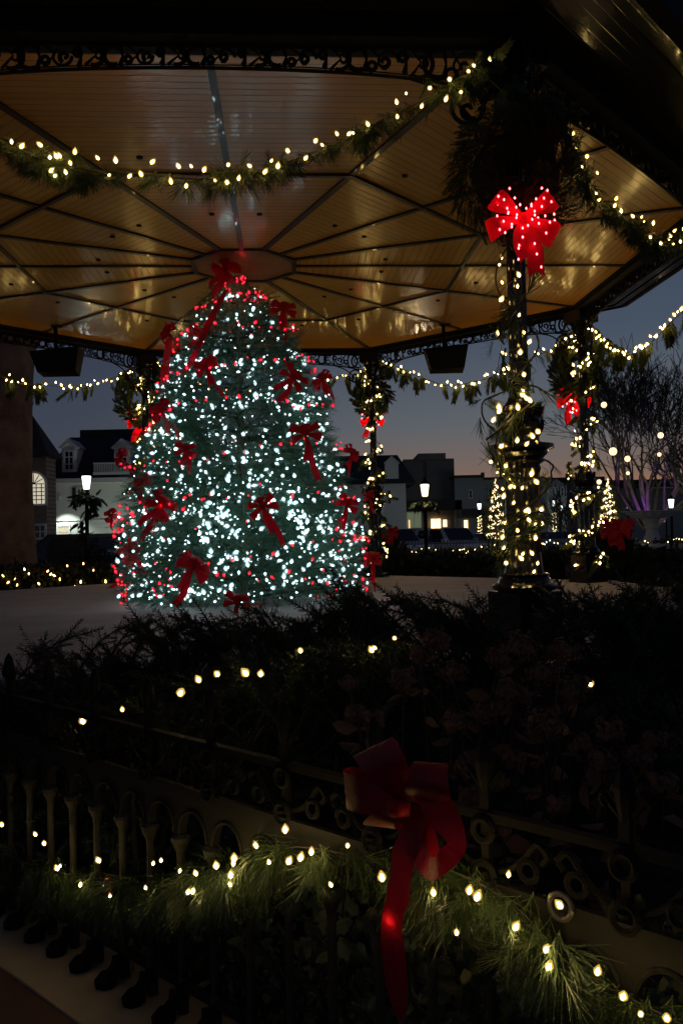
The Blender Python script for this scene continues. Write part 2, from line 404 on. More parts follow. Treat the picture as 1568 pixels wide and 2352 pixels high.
# columns
def column(i):
    c = gl(VX[i]); ang = math.atan2((VX[i]-OC).y, (VX[i]-OC).x)
    T = Matrix.Translation(c) @ Matrix.Rotation(ang, 4, 'Z')
    b = MB(); b.lathe([(.135, 1.36), (.125, 1.42), (.118, 1.5), (.118, 2.0), (.128, 2.03), (.12, 2.06)], 48, c, .13, 16)
    col = part(b, 'column', black_iron, smooth=False)
    b = MB(); b.box(-.165, .165, -.165, .165, ZF, 1.25, T); b.box(-.19, .19, -.19, .19, ZF, .93, T)
    b.lathe([(.165, 1.25), (.205, 1.265), (.21, 1.285), (.19, 1.30), (.17, 1.31), (.165, 1.33), (.155, 1.345), (.16, 1.36), (.135, 1.37)], 32, c)
    b.build('pedestal', black_iron, col)
    b = MB(); b.lathe([(.12, 2.06), (.15, 2.08), (.14, 2.1), (.17, 2.13), (.165, 2.15), (.21, 2.16), (.21, 2.185), (.15, 2.19), (.12, 2.21), (.12, 2.24)], 24, c)
    for k in range(10):   # acanthus leaves round the bulb
        for row, (z0, r0, h) in enumerate(((2.22, .125, .12), (2.31, .13, .13))):
            th = 2*PI*(k+.5*row)/10; dr = Vector((math.cos(th), math.sin(th), 0)); tn = Vector((-dr.y, dr.x, 0))
            pts = [c+dr*(r0-.02)+Vector((0, 0, z0)), c+dr*(r0+.015)+Vector((0, 0, z0+h*.5)), c+dr*(r0+.03)+Vector((0, 0, z0+h)), c+dr*(r0+.045)+Vector((0, 0, z0+h*.85))]
            b.ribbon(pts, [tn*.07, tn*.075, tn*.05, tn*.02])
    b.lathe([(.12, 2.24), (.15, 2.30), (.145, 2.36), (.11, 2.43), (.08, 2.47), (.07, 2.50)], 24, c, .1, 10)
    b.build('bulb_moulding', black_iron, col)
    b = MB(); b.lathe([(.068, 2.49), (.062, 2.55), (.058, 4.25), (.075, 4.27), (.06, 4.30)], 48, c, .2, 8); b.build('upper_shaft', black_iron, col)
    b = MB(); b.lathe([(.06, 4.30), (.09, 4.36), (.085, 4.40), (.13, 4.50), (.15, 4.52), (.14, 4.56), (.16, 4.60)], 24, c, .08, 8)
    b.box(-.17, .17, -.17, .17, 4.60, ZL+.003, T); b.build('capital', black_iron, col)
for i in range(8): column(i)
# lintels, fretwork, ceiling, soffit
inn, SW = .16, .72
for i in range(8):
    a, c = VX[i], VX[(i+1) % 8]; d = (c-a).normalized(); nn = Vector((d.y, -d.x, 0)); L = (c-a).length; mid = (a+c)/2
    tn = math.tan(PI/8)
    def q(off, s, z):   # off outward, s=-1/+1 end
        return gl(mid+nn*off+d*(s*(L/2+off*tn))+Vector((0, 0, z)))
    b = MB(); b.poly([q(-.12, -1, ZL), q(-.12, 1, ZL), q(.12, 1, ZL), q(.12, -1, ZL)], (0, 0, .5)); lint = part(b, 'lintel', dull_iron)
    b = MB(); b.poly([q(-.14, -1, ZL+.05), q(-.14, 1, ZL+.05), q(-.12, 1, ZL+.05), q(-.12, -1, ZL+.05)], (0, 0, .05))
    b.build('moulding', dull_iron, lint)
    # fretwork: local u along d, v down
    b = MB(); H = L/2-.16
    def fv(w): w = abs(w)/H; return .15+.10*w**2.2+.05*w**8
    def g3(u, v, o=0): return gl(mid+d*u+nn*o+Vector((0, 0, ZL-v)))
    b.tube([g3(u, .012) for u in np.linspace(-H, H, 12)], .012, 5)
    us = np.linspace(-H, H, 60)
    b.tube([g3(u, fv(u)) for u in us], .012, 5)
    b.tube([g3(u, fv(u)-.022) for u in us], .005, 4)
    def curl(u0, v0, r, a0, a1, turns_in=.0, th=.009):
        n_ = max(8, int(abs(a1-a0)*3)); pts = []
        for k in range(n_+1):
            t = k/n_; aa = a0+(a1-a0)*t; rr_ = r*(1-turns_in*t); pts.append(g3(u0+rr_*math.cos(aa), v0+rr_*math.sin(aa)))
        b.tube(pts, [th*1.35*(1-.3*k/n_) for k in range(n_+1)], 5)
    step = .245; nc = int(2*H/step)
    for k in range(nc):
        u = -H+(k+.5)*2*H/nc; h = fv(u)-.02; r = (h-.02)/2; v = .02+r
        s = 1 if u < 0 else -1
        if k % 2 == 0:
            curl(u-.052, v, r, -PI/2-.4, PI/2+.4, 0, .014); curl(u+.068, v, r, PI/2-.4, 3*PI/2+.4, 0, .014)
            curl(u-.03, v, r*.5, -2, 3, .6, .009)
        else:
            curl(u, v, r, 0, 4.6*s, .35); curl(u+.02*s, v, r*.55, 2, 2+6*s, .8, .012)
            curl(u+.10, v-.4*r, r*.35, 0, 6.28, 0, .012); curl(u-.10, v+.4*r, r*.35, 0, 6.28, 0, .012)
        b.tube([g3(u+.11, .015), g3(u+.123, v), g3(u+.11, h)], [.02, .008, .02], 5)
        b.tube([g3(u-.11, h), g3(u-.04, v*.9), g3(u-.1, .015)], [.012, .006, .012], 5)
    for s in (-1, 1):   # corner bracket scrolls beside the column
        curl(s*(H-.13), .39, .105, 0, 6.28, 0, .013); curl(s*(H-.12), .40, .07, 1, 1+s*5, .85, .014)
        curl(s*(H-.03), .56, .05, 0, 6.28, 0, .011)
        pts = [g3(s*(H-.5), fv(H-.5)), g3(s*(H-.28), fv(H-.28)+.06), g3(s*(H-.08), .5), g3(s*H, .72)]
        b.tube(smooth_pts(pts, 5), .011, 5)
    part(b, 'fretwork', dull_iron)
    # ceiling sector: own object so that its boards run along the edge
    ang = math.atan2(d.y, d.x)
    loc = gl(mid); Rz = Matrix.Rotation(-ang, 3, 'Z')
    def lc(p): return Rz @ (Vector(p)-loc)
    b = MB(); pl = [lc(q(-.12, -1, ZC)), lc(q(-.12, 1, ZC)), lc(gl(OC)+Vector((0, 0, ZC)))]
    b.poly(pl, (0, 0, .05)); o = b.build('ceiling_panel', ceil_m, gz, loc=loc, rot=(0, 0, ang))
    b = MB()
    for off in (-.38, .38):
        for rr_ in (.62, 1.9):
            cpt = lc(gl(mid-nn*(4.7-rr_*1.0-1.0)+d*off*rr_*1.0)+Vector((0, 0, 0))); b.lathe([(.028, ZC-.012), (.028, ZC+.01)], 10, (cpt.x, cpt.y, 0))
    b.build('recessed_fixture', dull_iron, o)
    # soffit + fascia + roof
    b = MB(); b.poly([lc(q(.12, -1, ZS)), lc(q(.12, 1, ZS)), lc(q(.58, 1, ZS)), lc(q(.58, -1, ZS))], (0, 0, .04))
    b.poly([lc(q(.595, -1, ZS-.012)), lc(q(.595, 1, ZS-.012)), lc(q(SW, 1, ZS-.012)), lc(q(SW, -1, ZS-.012))], (0, 0, .05))
    b.build('soffit', soffit_m, gz, loc=loc, rot=(0, 0, ang))
    b = MB(); b.poly([q(SW, -1, ZS-.03), q(SW, 1, ZS-.03), q(SW+.1, 1, ZS-.0), q(SW+.1, -1, ZS-.0)], (0, 0, .22)); part(b, 'fascia', dull_iron)
    b = MB(); b.add([q(SW+.1, -1, ZS+.222), q(SW+.1, 1, ZS+.222), gl(OC)+Vector((0, 0, 7.6))], [(0, 1, 2)]); part(b, 'roof', mat('slate', (.06, .06, .065), .7) if i == 0 else bpy.data.materials['slate'])
for i in range(8):
    a = gl(VX[i]); c = gl(VX[(i+1) % 8]); zz = Vector((0, 0, ZC-.02))
    for e, r in ((a, .030), ((a+c)/2, .026)):
        s0 = e*.118 if r > .028 else e*.118
        dd = (e-s0).normalized(); pn = Vector((-dd.y, dd.x, 0))*r
        b = MB(); e2 = e*(1-.13/e.length); b.poly([s0-pn+zz, e2-pn+zz, e2+pn+zz, s0+pn+zz], (0, 0, .024)); part(b, 'ceiling_rib', rib_m)
    for fct, nm, wdt in ((.55, 'ring_rib', .024), (.124, 'centre_frame', .03)):
        p0, p1 = a*fct, c*fct; k = (p0.length-wdt)/p0.length; zz2 = Vector((0, 0, ZC-.026))
        b = MB(); b.poly([p0*k+zz2, p1*k+zz2, p1*(2-k)+zz2, p0*(2-k)+zz2], (0, 0, .03)); part(b, nm, rib_m)
b = MB(); b.poly([gl(v)*.12+Vector((0, 0, ZC-.010)) for v in VX], (0, 0, .006)); part(b, 'centre_panel', centre_m)

# speakers hanging from the ceiling edge
def speaker(u0, u1, Y, label):
    c = (P(u0, 800, Y)+P(u1, 800, Y))/2; wd = (P(u1, 800, Y)-P(u0, 800, Y)).length/2
    t = thing('loudspeaker', label, 'loudspeaker', (c.x, c.y, 4.45), 'loudspeakers under the bandstand ceiling')
    b = MB(); zt, zb = .04, -.36
    vs_ = [(-wd, -.16, zt-.06), (wd, -.16, zt), (wd, .16, zt), (-wd, .16, zt), (-wd*.7, -.14, zb+.03), (wd*.82, -.1, zb+.05), (wd*.82, .12, zb), (-wd*.7, .12, zb)]
    b.add(vs_, [(0, 1, 2, 3), (4, 7, 6, 5), (0, 4, 5, 1), (1, 5, 6, 2), (2, 6, 7, 3), (3, 7, 4, 0)]); b.build('cabinet', dull_iron, t)
    b = MB(); b.add([(-wd*.86, -.175, zt-.09), (wd*.88, -.175, zt-.04), (wd*.74, -.13, zb+.09), (-wd*.62, -.155, zb+.07)], [(0, 1, 2, 3)]); b.build('grille', dull_iron, t, solid=.01)
    b = MB(); b.tube([(-.02, 0, zt-.03), (-.02, 0, ZC-4.45)], .03, 6); b.box(-.08, .08, -.05, .05, ZC-4.45-.02, ZC-4.45-.003); b.build('bracket', dull_iron, t)
speaker(972, 1072, 13.2, 'black loudspeaker hanging at back right between the two far columns')
speaker(76, 188, 12.8, 'black loudspeaker hanging at back left beside the thick tree trunk')
# ================================================================ SWAGS, WREATHS, COLUMN LIGHTS
UPZ = Vector((0, 0, 1))
def edge_plane(i, j, off=0):
    a, c = VX[i], VX[j]; d = (c-a).normalized(); n_ = Vector((d.y, -d.x, 0)); return a+n_*off, n_
def on_edge(lst, i, j, off=.0):
    p0, n_ = edge_plane(i, j, off); return [onplane(u, v, p0, n_) for u, v in lst]
z1 = lambda l: [(x*.5, y*.5) for x, y in l]
z2 = lambda l: [(784+x*.4995, y*.4995) for x, y in l]
z4 = lambda l: [(784+x*.4995, 705+y*.4995) for x, y in l]
z5 = lambda l: [(1081+x*.2199, 893+y*.2199) for x, y in l]
near = z1([(5, 600), (5, 670), (72, 677), (117, 697), (202, 690), (245, 747), (275, 742), (290, 740), (338, 773), (358, 723), (250, 807), (268, 830), (317, 815), (462, 750), (543, 762), (513, 827), (605, 832), (658, 823), (708, 768), (828, 787), (885, 787), (793, 857), (862, 877), (943, 803), (993, 851), (1052, 780), (1047, 860), (1100, 842), (1150, 785), (1218, 812), (1247, 762), (1277, 787), (1322, 717), (1402, 750), (1447, 672), (1478, 690), (1545, 640), (-60, 590), (-120, 560), (-170, 570)])
near += z2([(30, 640), (50, 636), (117, 597), (247, 497), (250, 563), (290, 457), (360, 515), (397, 432), (487, 392), (470, 483), (538, 450), (572, 355), (597, 330), (668, 307)])
npath = [(-200, 240), (-80, 290), (0, 322), (80, 360), (150, 388), (250, 396), (330, 398), (420, 410), (500, 410), (580, 396), (650, 378), (720, 350), (780, 325), (840, 298), (910, 262), (985, 222), (1050, 190), (1120, 160), (1165, 150)]
SG = 'lighted pine swags between the bandstand columns'; LG = 'warm light strings on the swags'
p0, nA = edge_plane(7, 0, .16)
def warm(lbl, pts, path, r=.0085, m=warm_b, **k): return light_string('light_string', lbl, pts, m, r, LG, wire=[Vector(q) for q in path], down=False, **k)
NP = on_edge(npath, 7, 0, .16)
garland('pine_swag', 'long pine swag drooping across the near opening in front of the ceiling', NP, pine_fat, cedar_m, 170, .85, .9, .05, SG, .014, 4)
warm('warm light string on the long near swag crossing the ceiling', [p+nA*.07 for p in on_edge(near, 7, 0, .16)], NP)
right = z2([(973, 523), (1027, 628), (1040, 690), (1090, 732), (1067, 780), (1138, 808), (1133, 900), (1145, 930), (1225, 925), (1218, 957), (1248, 982), (1303, 1005), (1343, 1008), (1355, 1030), (1397, 1037), (1384, 1100), (1432, 1128), (1470, 1107), (1477, 1095), (1495, 1070), (1538, 1062), (1523, 1120), (1490, 1130), (1567, 1045), (1600, 1000), (1640, 960), (1680, 940)])
rp = [(1240, 200), (1280, 280), (1320, 350), (1345, 410), (1350, 455), (1400, 480), (1440, 510), (1480, 540), (1510, 560), (1550, 550), (1590, 520), (1640, 480), (1664, 450)]
RP = on_edge(rp, 0, 1, .14); p0, nB = edge_plane(0, 1)
garland('pine_swag', 'pine swag right of the big wreath running off the right side of the photo', RP, pine_fat, cedar_m, 150, .9, .9, .06, SG, .014, 4)
warm('warm light string on the swag right of the big wreath', [p+nB*.06 for p in on_edge(right, 0, 1, .14)], RP)
def autostring(path, step, amp, n_, off=.06):
    pl = polyline(smooth_pts(path), .01); out = []; acc = 0; nxt = step
    for a, c in zip(pl[:-1], pl[1:]):
        acc += (c-a).length
        if acc >= nxt:
            out.append(c+UPZ*random.uniform(-amp, amp)-n_*off+(c-a).normalized()*random.uniform(-.04, .04)); nxt = acc+step*random.uniform(.5, 1.5)
    return out
def swag(i, j, pts, lbl, lbl2, step, dens=17, r=.0115):
    p0, n_ = edge_plane(i, j); path = on_edge(pts, i, j, .1)
    garland('pine_swag', lbl, path, cedar_units, cedar_m, dens, 1.25, 2.2, .04, SG, .012, 2.2, tangential=.2)
    warm(lbl2, autostring(path, step, .055, n_), path, r)
swag(1, 2, [(1342, 725), (1380, 772), (1420, 800), (1450, 815), (1480, 800), (1510, 770), (1545, 735), (1568, 712), (1620, 650), (1660, 600)], 'sprigged swag against the sky right of the right hand column', 'warm light string on the swag right of the right hand column', .085)
swag(2, 3, [(872, 828), (910, 842), (953, 862), (990, 875), (1018, 885), (1050, 884), (1109, 872), (1150, 858), (1226, 820), (1290, 790), (1335, 745)], 'sprigged swag between the two back right columns', 'warm light string on the swag between the back right columns', .085)
swag(3, 4, [(850, 830), (817, 868), (790, 862), (762, 868), (700, 890), (600, 905), (480, 890), (400, 860), (345, 825)], 'pine swag passing behind the christmas tree', 'warm light string on the swag behind the christmas tree', .12)
swag(4, 5, [(330, 830), (310, 850), (290, 856), (250, 872), (200, 885), (150, 888), (100, 883), (60, 884), (30, 875), (0, 860), (-80, 800), (-150, 740)], 'sprigged swag at far left crossing in front of the thick trunk', 'warm light string on the far left swag', .08)

# column lights
WG = 'warm light strings wound round the columns'
c0 = z5([(545, 20), (540, 65), (575, 100), (615, 122), (290, 195), (292, 237), (490, 198), (232, 328), (700, 450), (642, 497), (482, 542), (578, 580), (685, 563), (315, 600), (285, 682), (205, 765), (287, 815), (277, 878), (340, 878), (362, 808), (632, 890), (395, 955), (685, 975), (412, 1022), (452, 1025), (330, 1047), (533, 1038), (338, 1127), (445, 1192), (600, 1275), (572, 1272), (732, 1265), (607, 1372), (358, 1403), (742, 1412), (675, 1420), (485, 1482), (328, 1553), (672, 1560), (345, 1670), (380, 1713), (540, 1727), (638, 1720), (527, 1775), (365, 1822), (695, 1825), (657, 1912)])
c0 += z4([(718, 122), (740, 212), (752, 217), (820, 210), (862, 162), (745, 287), (765, 282), (838, 312)])
c0 += z2([(735, 1185), (725, 1218), (815, 1265), (738, 1300), (808, 1318), (733, 1378), (815, 1450), (720, 1535), (838, 1530), (815, 345), (917, 547), (945, 600)])
def helix(i, z0, z1_, turns, rf, ph=0, n_=90):
    return [Vector((VX[i].x+rf(z)*math.cos(a), VX[i].y+rf(z)*math.sin(a), z)) for z, a in ((z0+(z1_-z0)*t, ph+2*PI*turns*t) for t in np.linspace(0, 1, n_))]
def colr(z): return (.17 if z < 2.05 else .22 if z < 2.5 else .11)
def c0pt(u, v):
    q = P(u, v, 5.5); r = colr(q.z); dx = q.x-VX[0].x; return P(u, v, 5.5-math.sqrt(max(.0025, r*r-dx*dx)))
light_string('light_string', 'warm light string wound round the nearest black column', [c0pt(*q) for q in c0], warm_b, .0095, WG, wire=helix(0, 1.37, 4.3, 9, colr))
pg = [(1325, 1335), (1310, 1335)]
garland('pine_garland', 'thin pine garland spiralling up the nearest black column', helix(0, 1.45, 4.2, 3.2, lambda z: colr(z)+.02, 2.2, 60), pine_fat, needle_m, 14, .8, .9, .03, 'pine garlands wound round columns', .006, 0)
def spray(lbl, pts, dens=60, size=1.5, unit=pine_fat):
    return garland('pine_spray', lbl, pts, unit, needle_m, dens*.6, size*.75, .3, .035, 'loose pine sprays on the nearest column', .006, 0, 'greenery', 1.3)
Yc = 5.3
spray('drooping pine spray hanging left of the column bulb moulding', [P(1215, 930, Yc), P(1180, 955, Yc), P(1150, 985, Yc), P(1115, 1010, Yc)], 70)
spray('pine spray trailing below the moulding on the left side of the near column', [P(1150, 965, Yc), P(1138, 1020, Yc), P(1145, 1060, Yc), P(1150, 1100, Yc)], 50)
spray('pine spray arching right of the near column at head of the moulding', [P(1205, 885, Yc), P(1230, 888, Yc), P(1258, 905, Yc)], 50)
spray('pale pine tuft on the right of the lower column', [P(1190, 1200, Yc), P(1220, 1180, Yc), P(1245, 1175, Yc)], 90)
spray('big hanging pine spray at the foot of the near column', [P(1200, 1230, Yc), P(1160, 1260, Yc), P(1145, 1290, Yc)], 110, 1.3)
spray('pine spray on the upper near column below the red bow', [P(1205, 680, Yc), P(1170, 730, Yc), P(1140, 780, Yc)], 60)
spray('narrow pine spray hanging beside the upper near column', [P(1160, 800, Yc), P(1150, 860, Yc)], 60)
for i, lbl, z0, n_ in ((2, 'right hand column by the bare tree', ZF+.15, 120), (3, 'slim back column right of the christmas tree', ZF+.3, 88), (4, 'back left column half hidden by the christmas tree', ZF+.3, 80)):
    hp = helix(i, z0, 4.35, 7, lambda z: colr(z)+.03, 1.0+i, 400)
    pts = []
    for _ in range(n_):
        q = hp[random.randrange(len(hp))]; pts.append(q+Vector((random.uniform(-.04, .04), random.uniform(-.04, .04), random.uniform(-.08, .08))))
    light_string('light_string', 'warm light string wound round the '+lbl, pts, warm_b, .0115, WG, wire=hp)
    garland('pine_garland', 'thin pine garland spiralling round the '+lbl, hp[::8], cedar_units, cedar_m, 8, 1.0, .9, .04, 'pine garlands wound round columns', .006, 3)

# wreaths
garland('pine_garland', 'dark greenery bunched round the top of the nearest column above the wreath', [P(1130, 165, 5.35), P(1180, 200, 5.3), P(1215, 260, 5.3), P(1270, 250, 5.4)], cedar_units, cedar_m, 160, 1.0, .5, .12, None, .01)
def wreath(c, R, r, label, face, units, N=900, size=.7, m=cedar_m):
    t = thing('wreath', label, 'wreath', c, 'wreaths hung on the columns'); fz = Vector(face).normalized(); sx_ = UPZ.cross(fz)
    A = rng.random(N)*2*PI; B = rng.random(N)*2*PI; q = r*np.sqrt(rng.random(N))
    ex, ez, ef = np.array(sx_[:]), np.array([0, 0, 1.]), np.array(fz[:])
    rad = np.cos(A)[:, None]*ex+np.sin(A)[:, None]*ez; tn = -np.sin(A)[:, None]*ex+np.cos(A)[:, None]*ez
    T = rad*(R+q*np.cos(B))[:, None]+ef*(q*np.sin(B))[:, None]
    D = rad*np.cos(B)[:, None]*.8+ef*np.sin(B)[:, None]*.6+tn*.9+rng.normal(size=(N, 3))*.3
    V, Fc = multi(units, T, D, size*rng.uniform(.6, 1.1, N)); npmesh('greenery', V, Fc, m, t)
    b = MB(); b.tube([Vector(ex*math.cos(a)*R+ez*math.sin(a)*R) for a in np.linspace(0, 2*PI, 24)], .02, 5); b.build('ring', twig_m, t)
    return t
wr_units = [sprig(16, .12, .04, .006, ang=50) for _ in range(3)]
fc0 = (VX[0]-OC).normalized()
w0 = P(1182, 400, 5.25); wreath(w0, .25, .16, 'big dark evergreen wreath on the nearest column above the lit bow', (0, -1, .05), wr_units, 3400, .8, cedar_m)
fc2 = (VX[2]-OC).normalized(); w2 = VX[2]+Vector((.0, .3, 0)); w2 = Vector((w2.x, w2.y, P(1345, 838, 12.5).z)); wreath(w2, .34, .15, 'evergreen wreath behind the right hand column seen against the sky', fc2, cedar_units, 900, .7)
fc3 = (VX[3]-OC).normalized(); w3 = VX[3]+Vector((0, .27, 0)); w3 = Vector((w3.x, w3.y, P(852, 905, 15).z)); wreath(w3, .21, .12, 'small looking wreath on the slim back column', fc3, cedar_units, 700, .7)
fc4 = (VX[4]-OC).normalized(); w4 = VX[4]+Vector((-.1, .27, 0)); w4 = Vector((w4.x, w4.y, P(300, 915, 15).z)); wreath(w4, .34, .13, 'wreath on the back left column beside the christmas tree', fc4, cedar_units, 700, .7)

# ================================================================ BOWS
def bow_meshes(size, seed, loops=None, tails=((252, 1.5), (288, 1.7)), wd=.42):
    """returns mesh builders in local frame: x right, z up, -y toward viewer"""
    R = random.Random(seed); L = size*.5; out = []
    loops = loops or [(38, 1), (142, 1), (-12, .92), (192, .92), (75, .7), (108, .65)]
    for a, k in loops:
        a = math.radians(a+R.uniform(-8, 8)); l = L*k*R.uniform(.92, 1.08); b = MB(); pts = []; wv = []
        dr = Vector((math.cos(a), 0, math.sin(a))); pr = Vector((-dr.z, 0, dr.x)); tw = R.uniform(-.25, .25)
        for i in range(15):
            t = i/14; al = l*math.sin(PI*t)**.75; y = -L*.30*math.sin(2*PI*t)*(math.sin(PI*t)**.3 if 0 < t < 1 else 0)-L*.10
            sag = -L*.10*math.sin(PI*t)**2
            pts.append(dr*al+Vector((0, y, sag))); ww = L*wd*(.30+1.0*math.sin(PI*t)**.9)
            q = pr*ww+Vector((0, 1, 0))*ww*tw*math.sin(PI*t); wv.append(q)
        b.ribbon(pts, wv); out.append(('loop', b))
    for a, k in tails:
        a = math.radians(a+R.uniform(-6, 6)); b = MB(); pts = []; wv = []; ph = R.uniform(0, 6); l = L*k
        dr = Vector((math.cos(a), 0, math.sin(a)))
        for i in range(13):
            t = i/12; sw = L*.13*math.sin(ph+4.5*t)*t; down = Vector((dr.x*l*t*(1-.45*t), 0, dr.z*l*t))
            pts.append(down+Vector((sw, -L*.12+L*.12*math.sin(ph+6*t)*t, 0))); th = .5*math.sin(ph+3*t)
            wv.append(Vector((math.cos(th), math.sin(th), 0))*L*wd*(.45+.55*min(1, t*3)))
        b.ribbon(pts, wv)
        o = len(b.v); p = Vector(b.v[-1])*.5+Vector(b.v[-2])*.5
        e = (pts[-1]-pts[-2]).normalized()*L*.16   # swallow tail end
        b.add([b.v[-2], p-e*.2, Vector(b.v[-2])+e], [(0, 1, 2)]); b.add([b.v[-4], Vector(b.v[-4])+e, p-e*.2], [(0, 1, 2)]) if False else None
        b.add([b.v[o-1], Vector(b.v[o-1])+e, p-e*.2], [(0, 1, 2)])
        out.append(('tail', b))
    b = MB(); b.lathe([(.02*size, -.07*size), (.065*size, -.05*size), (.075*size, 0), (.065*size, .05*size), (.02*size, .07*size)], 12, (0, -L*.12, 0)); out.append(('knot', b))
    return out
def make_bow(label, size, seed, m, group=None, loops=None, tails=((252, 1.5), (288, 1.7)), wd=.42, loc=(0, 0, 0)):
    t = thing('red_bow', label, 'bow', loc, group)
    for nm, b in bow_meshes(size, seed, loops, tails, wd): b.build(nm, m, t, smooth=True)
    return t
# lit bows
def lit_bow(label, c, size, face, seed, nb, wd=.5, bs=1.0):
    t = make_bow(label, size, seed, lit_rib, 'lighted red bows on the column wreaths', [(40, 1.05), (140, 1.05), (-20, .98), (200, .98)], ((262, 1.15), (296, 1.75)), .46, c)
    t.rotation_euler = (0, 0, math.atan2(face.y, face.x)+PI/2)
    R = random.Random(seed); L = size/2; me = bulb_mesh('bulb', .0072*bs*size/.45, bowb, 6, 3, 1.2); pts = []
    for a, k in ((40, 1.05), (140, 1.05), (-20, .98), (200, .98)):
        a = math.radians(a); dr = Vector((math.cos(a), 0, math.sin(a))); pr = Vector((-dr.z, 0, dr.x))
        for i in range(nb):
            s_, q = ((.34, .1), (.56, -.42), (.60, .42), (.90, -.72), (.82, .0), (.90, .72), (1, .3), (.3, -.2))[i % 8]
            pts.append((dr*L*k*s_+pr*L*wd*.9*q)*.86)
    for s_ in (.35, .7, 1.0, 1.25): pts.append(Vector((-.17*L*s_, 0, -L*s_)))
    for s_ in (.35, .8, 1.1, 1.5): pts.append(Vector((.33*L*s_*.8, 0, -L*s_)))
    pts.append(Vector((0, 0, .12*L)))
    for q in pts:
        o = bpy.data.objects.new('bulb', me); COL.objects.link(o); o.parent = t; o.location = q+Vector((R.uniform(-.01, .01), -L*.36, R.uniform(-.01, .01)))
    for q in pts[::2]:
        o = bpy.data.objects.new('bulb', me); COL.objects.link(o); o.parent = t; o.location = q*.8+Vector((0, -L*.1, 0))
    return t
lit_bow('glowing red bow with dotted lights under the big near wreath', P(1199, 503, 5.02), .41, Vector((0, -1, 0)), 3, 8)
lit_bow('glowing red bow on the wreath behind the right hand column', Vector((w2.x, w2.y, w2.z-.42))+Vector((0, .18, 0)), .5, Vector((.2, 1, 0)), 4, 8, bs=1.5)
lit_bow('glowing red bow on the slim back column wreath', Vector((w3.x, w3.y, w3.z-.36))+Vector((0, .18, 0)), .44, Vector((0, 1, 0)), 5, 8, bs=1.8)
lit_bow('glowing red bow on the back left column wreath by the christmas tree', Vector((w4.x, w4.y, w4.z-.36))+fc4*.12, .5, fc4, 6, 8, bs=1.8)

# ================================================================ CHRISTMAS TREE
TC = Vector((-1.17, 10.1, 0)); mpp = 10.1/1971
prof = [(0.86, 1.16), (1.08, 1.34), (1.35, 1.40), (1.6, 1.39), (2.25, 1.26), (2.94, 1.05), (3.3, .96), (3.64, .83), (3.9, .72), (4.11, .58), (4.36, .38), (4.56, .20), (4.68, .05)]
def trad(z): return np.interp(z, [p[0] for p in prof], [p[1] for p in prof])
TB = Vector((TC.x, TC.y, ZF))
tree = thing('christmas_tree', 'tall fir christmas tree covered in white and red lights under the bandstand', 'christmas tree', TB)
b = MB(); b.tube([(0, 0, 0), (0, 0, 3.7)], [.09, .01], 8); b.build('trunk', bark, tree)
N = 17000
zz = ZF+.1+(4.62-ZF-.1)*(1-(1-rng.random(N))**.62) ; zz = np.clip(zz, ZF+.1, 4.62)
aa = rng.random(N)*2*PI
lump = 1+.05*np.sin(3*aa+zz*2.1)+.04*np.sin(5*aa-zz*3.7)+.03*np.sin(zz*8+2*aa)
rad_ = trad(zz)*lump*(.35+.57*rng.random(N)**.7)
T = np.stack([rad_*np.cos(aa), rad_*np.sin(aa), zz-ZF-.05*rad_], 1)
D = np.stack([np.cos(aa), np.sin(aa), rng.uniform(-.35, .35, N)], 1)+rng.normal(size=(N, 3))*.35
V, Fc = multi(fir_units, T, D, rng.uniform(.7, 1.35, N)); V0, F0 = V, Fc
# boughs: sprigs gathered along drooping limbs so that tiers and dark gaps show
BO_ = []; TT = []; DD = []
for k in range(420):
    z = ZF+.12+(4.5-ZF-.12)*(1-(1-random.random())**.60); a = random.uniform(0, 2*PI); r = float(trad(z))*random.uniform(.9, 1.07)
    BO_.append((z, a, r)); m_ = int(26+30*r)
    for _ in range(m_):
        t_ = random.random()**.6; lat = random.gauss(0, .075)*(.35+r*.75)*(.5+t_*.5); q = r*(.35+.65*t_)
        ca, sa_ = math.cos(a), math.sin(a); zz_ = z-ZF+.10*r-.26*r*t_*t_+.10*r*t_**4+random.gauss(0, .022)
        TT.append((q*ca-lat*sa_, q*sa_+lat*ca, max(.02, zz_))); sd = lat*5+random.gauss(0, .35)
        DD.append((ca-sa_*sd, sa_+ca*sd, random.gauss(-.12, .22)))
V, Fc = multi(fir_units, np.array(TT), np.array(DD), rng.uniform(.5, 1.0, len(TT)))
npmesh('foliage', np.vstack([V0, V]), np.vstack([F0, Fc+len(V0)]), fir_m, tree)
bb = MB()
for k in range(110):
    z = random.uniform(ZF+.15, 4.3); a = random.uniform(0, 2*PI); r = float(trad(z))*.92; h = z-ZF
    bb.tube([(0, 0, h-.12*r), (r*.5*math.cos(a), r*.5*math.sin(a), h-.05*r), (r*math.cos(a), r*math.sin(a), h)], [.02, .012, .004], 4)
bb.build('branches', twig_m, tree)
def tsurf(a, z, k=1.0):
    lp = 1+.05*math.sin(3*a+z*2.1)+.04*math.sin(5*a-z*3.7)+.03*math.sin(z*8+2*a)
    r = float(trad(z))*lp*k; return TC+Vector((r*math.cos(a), r*math.sin(a), z))
pts = []
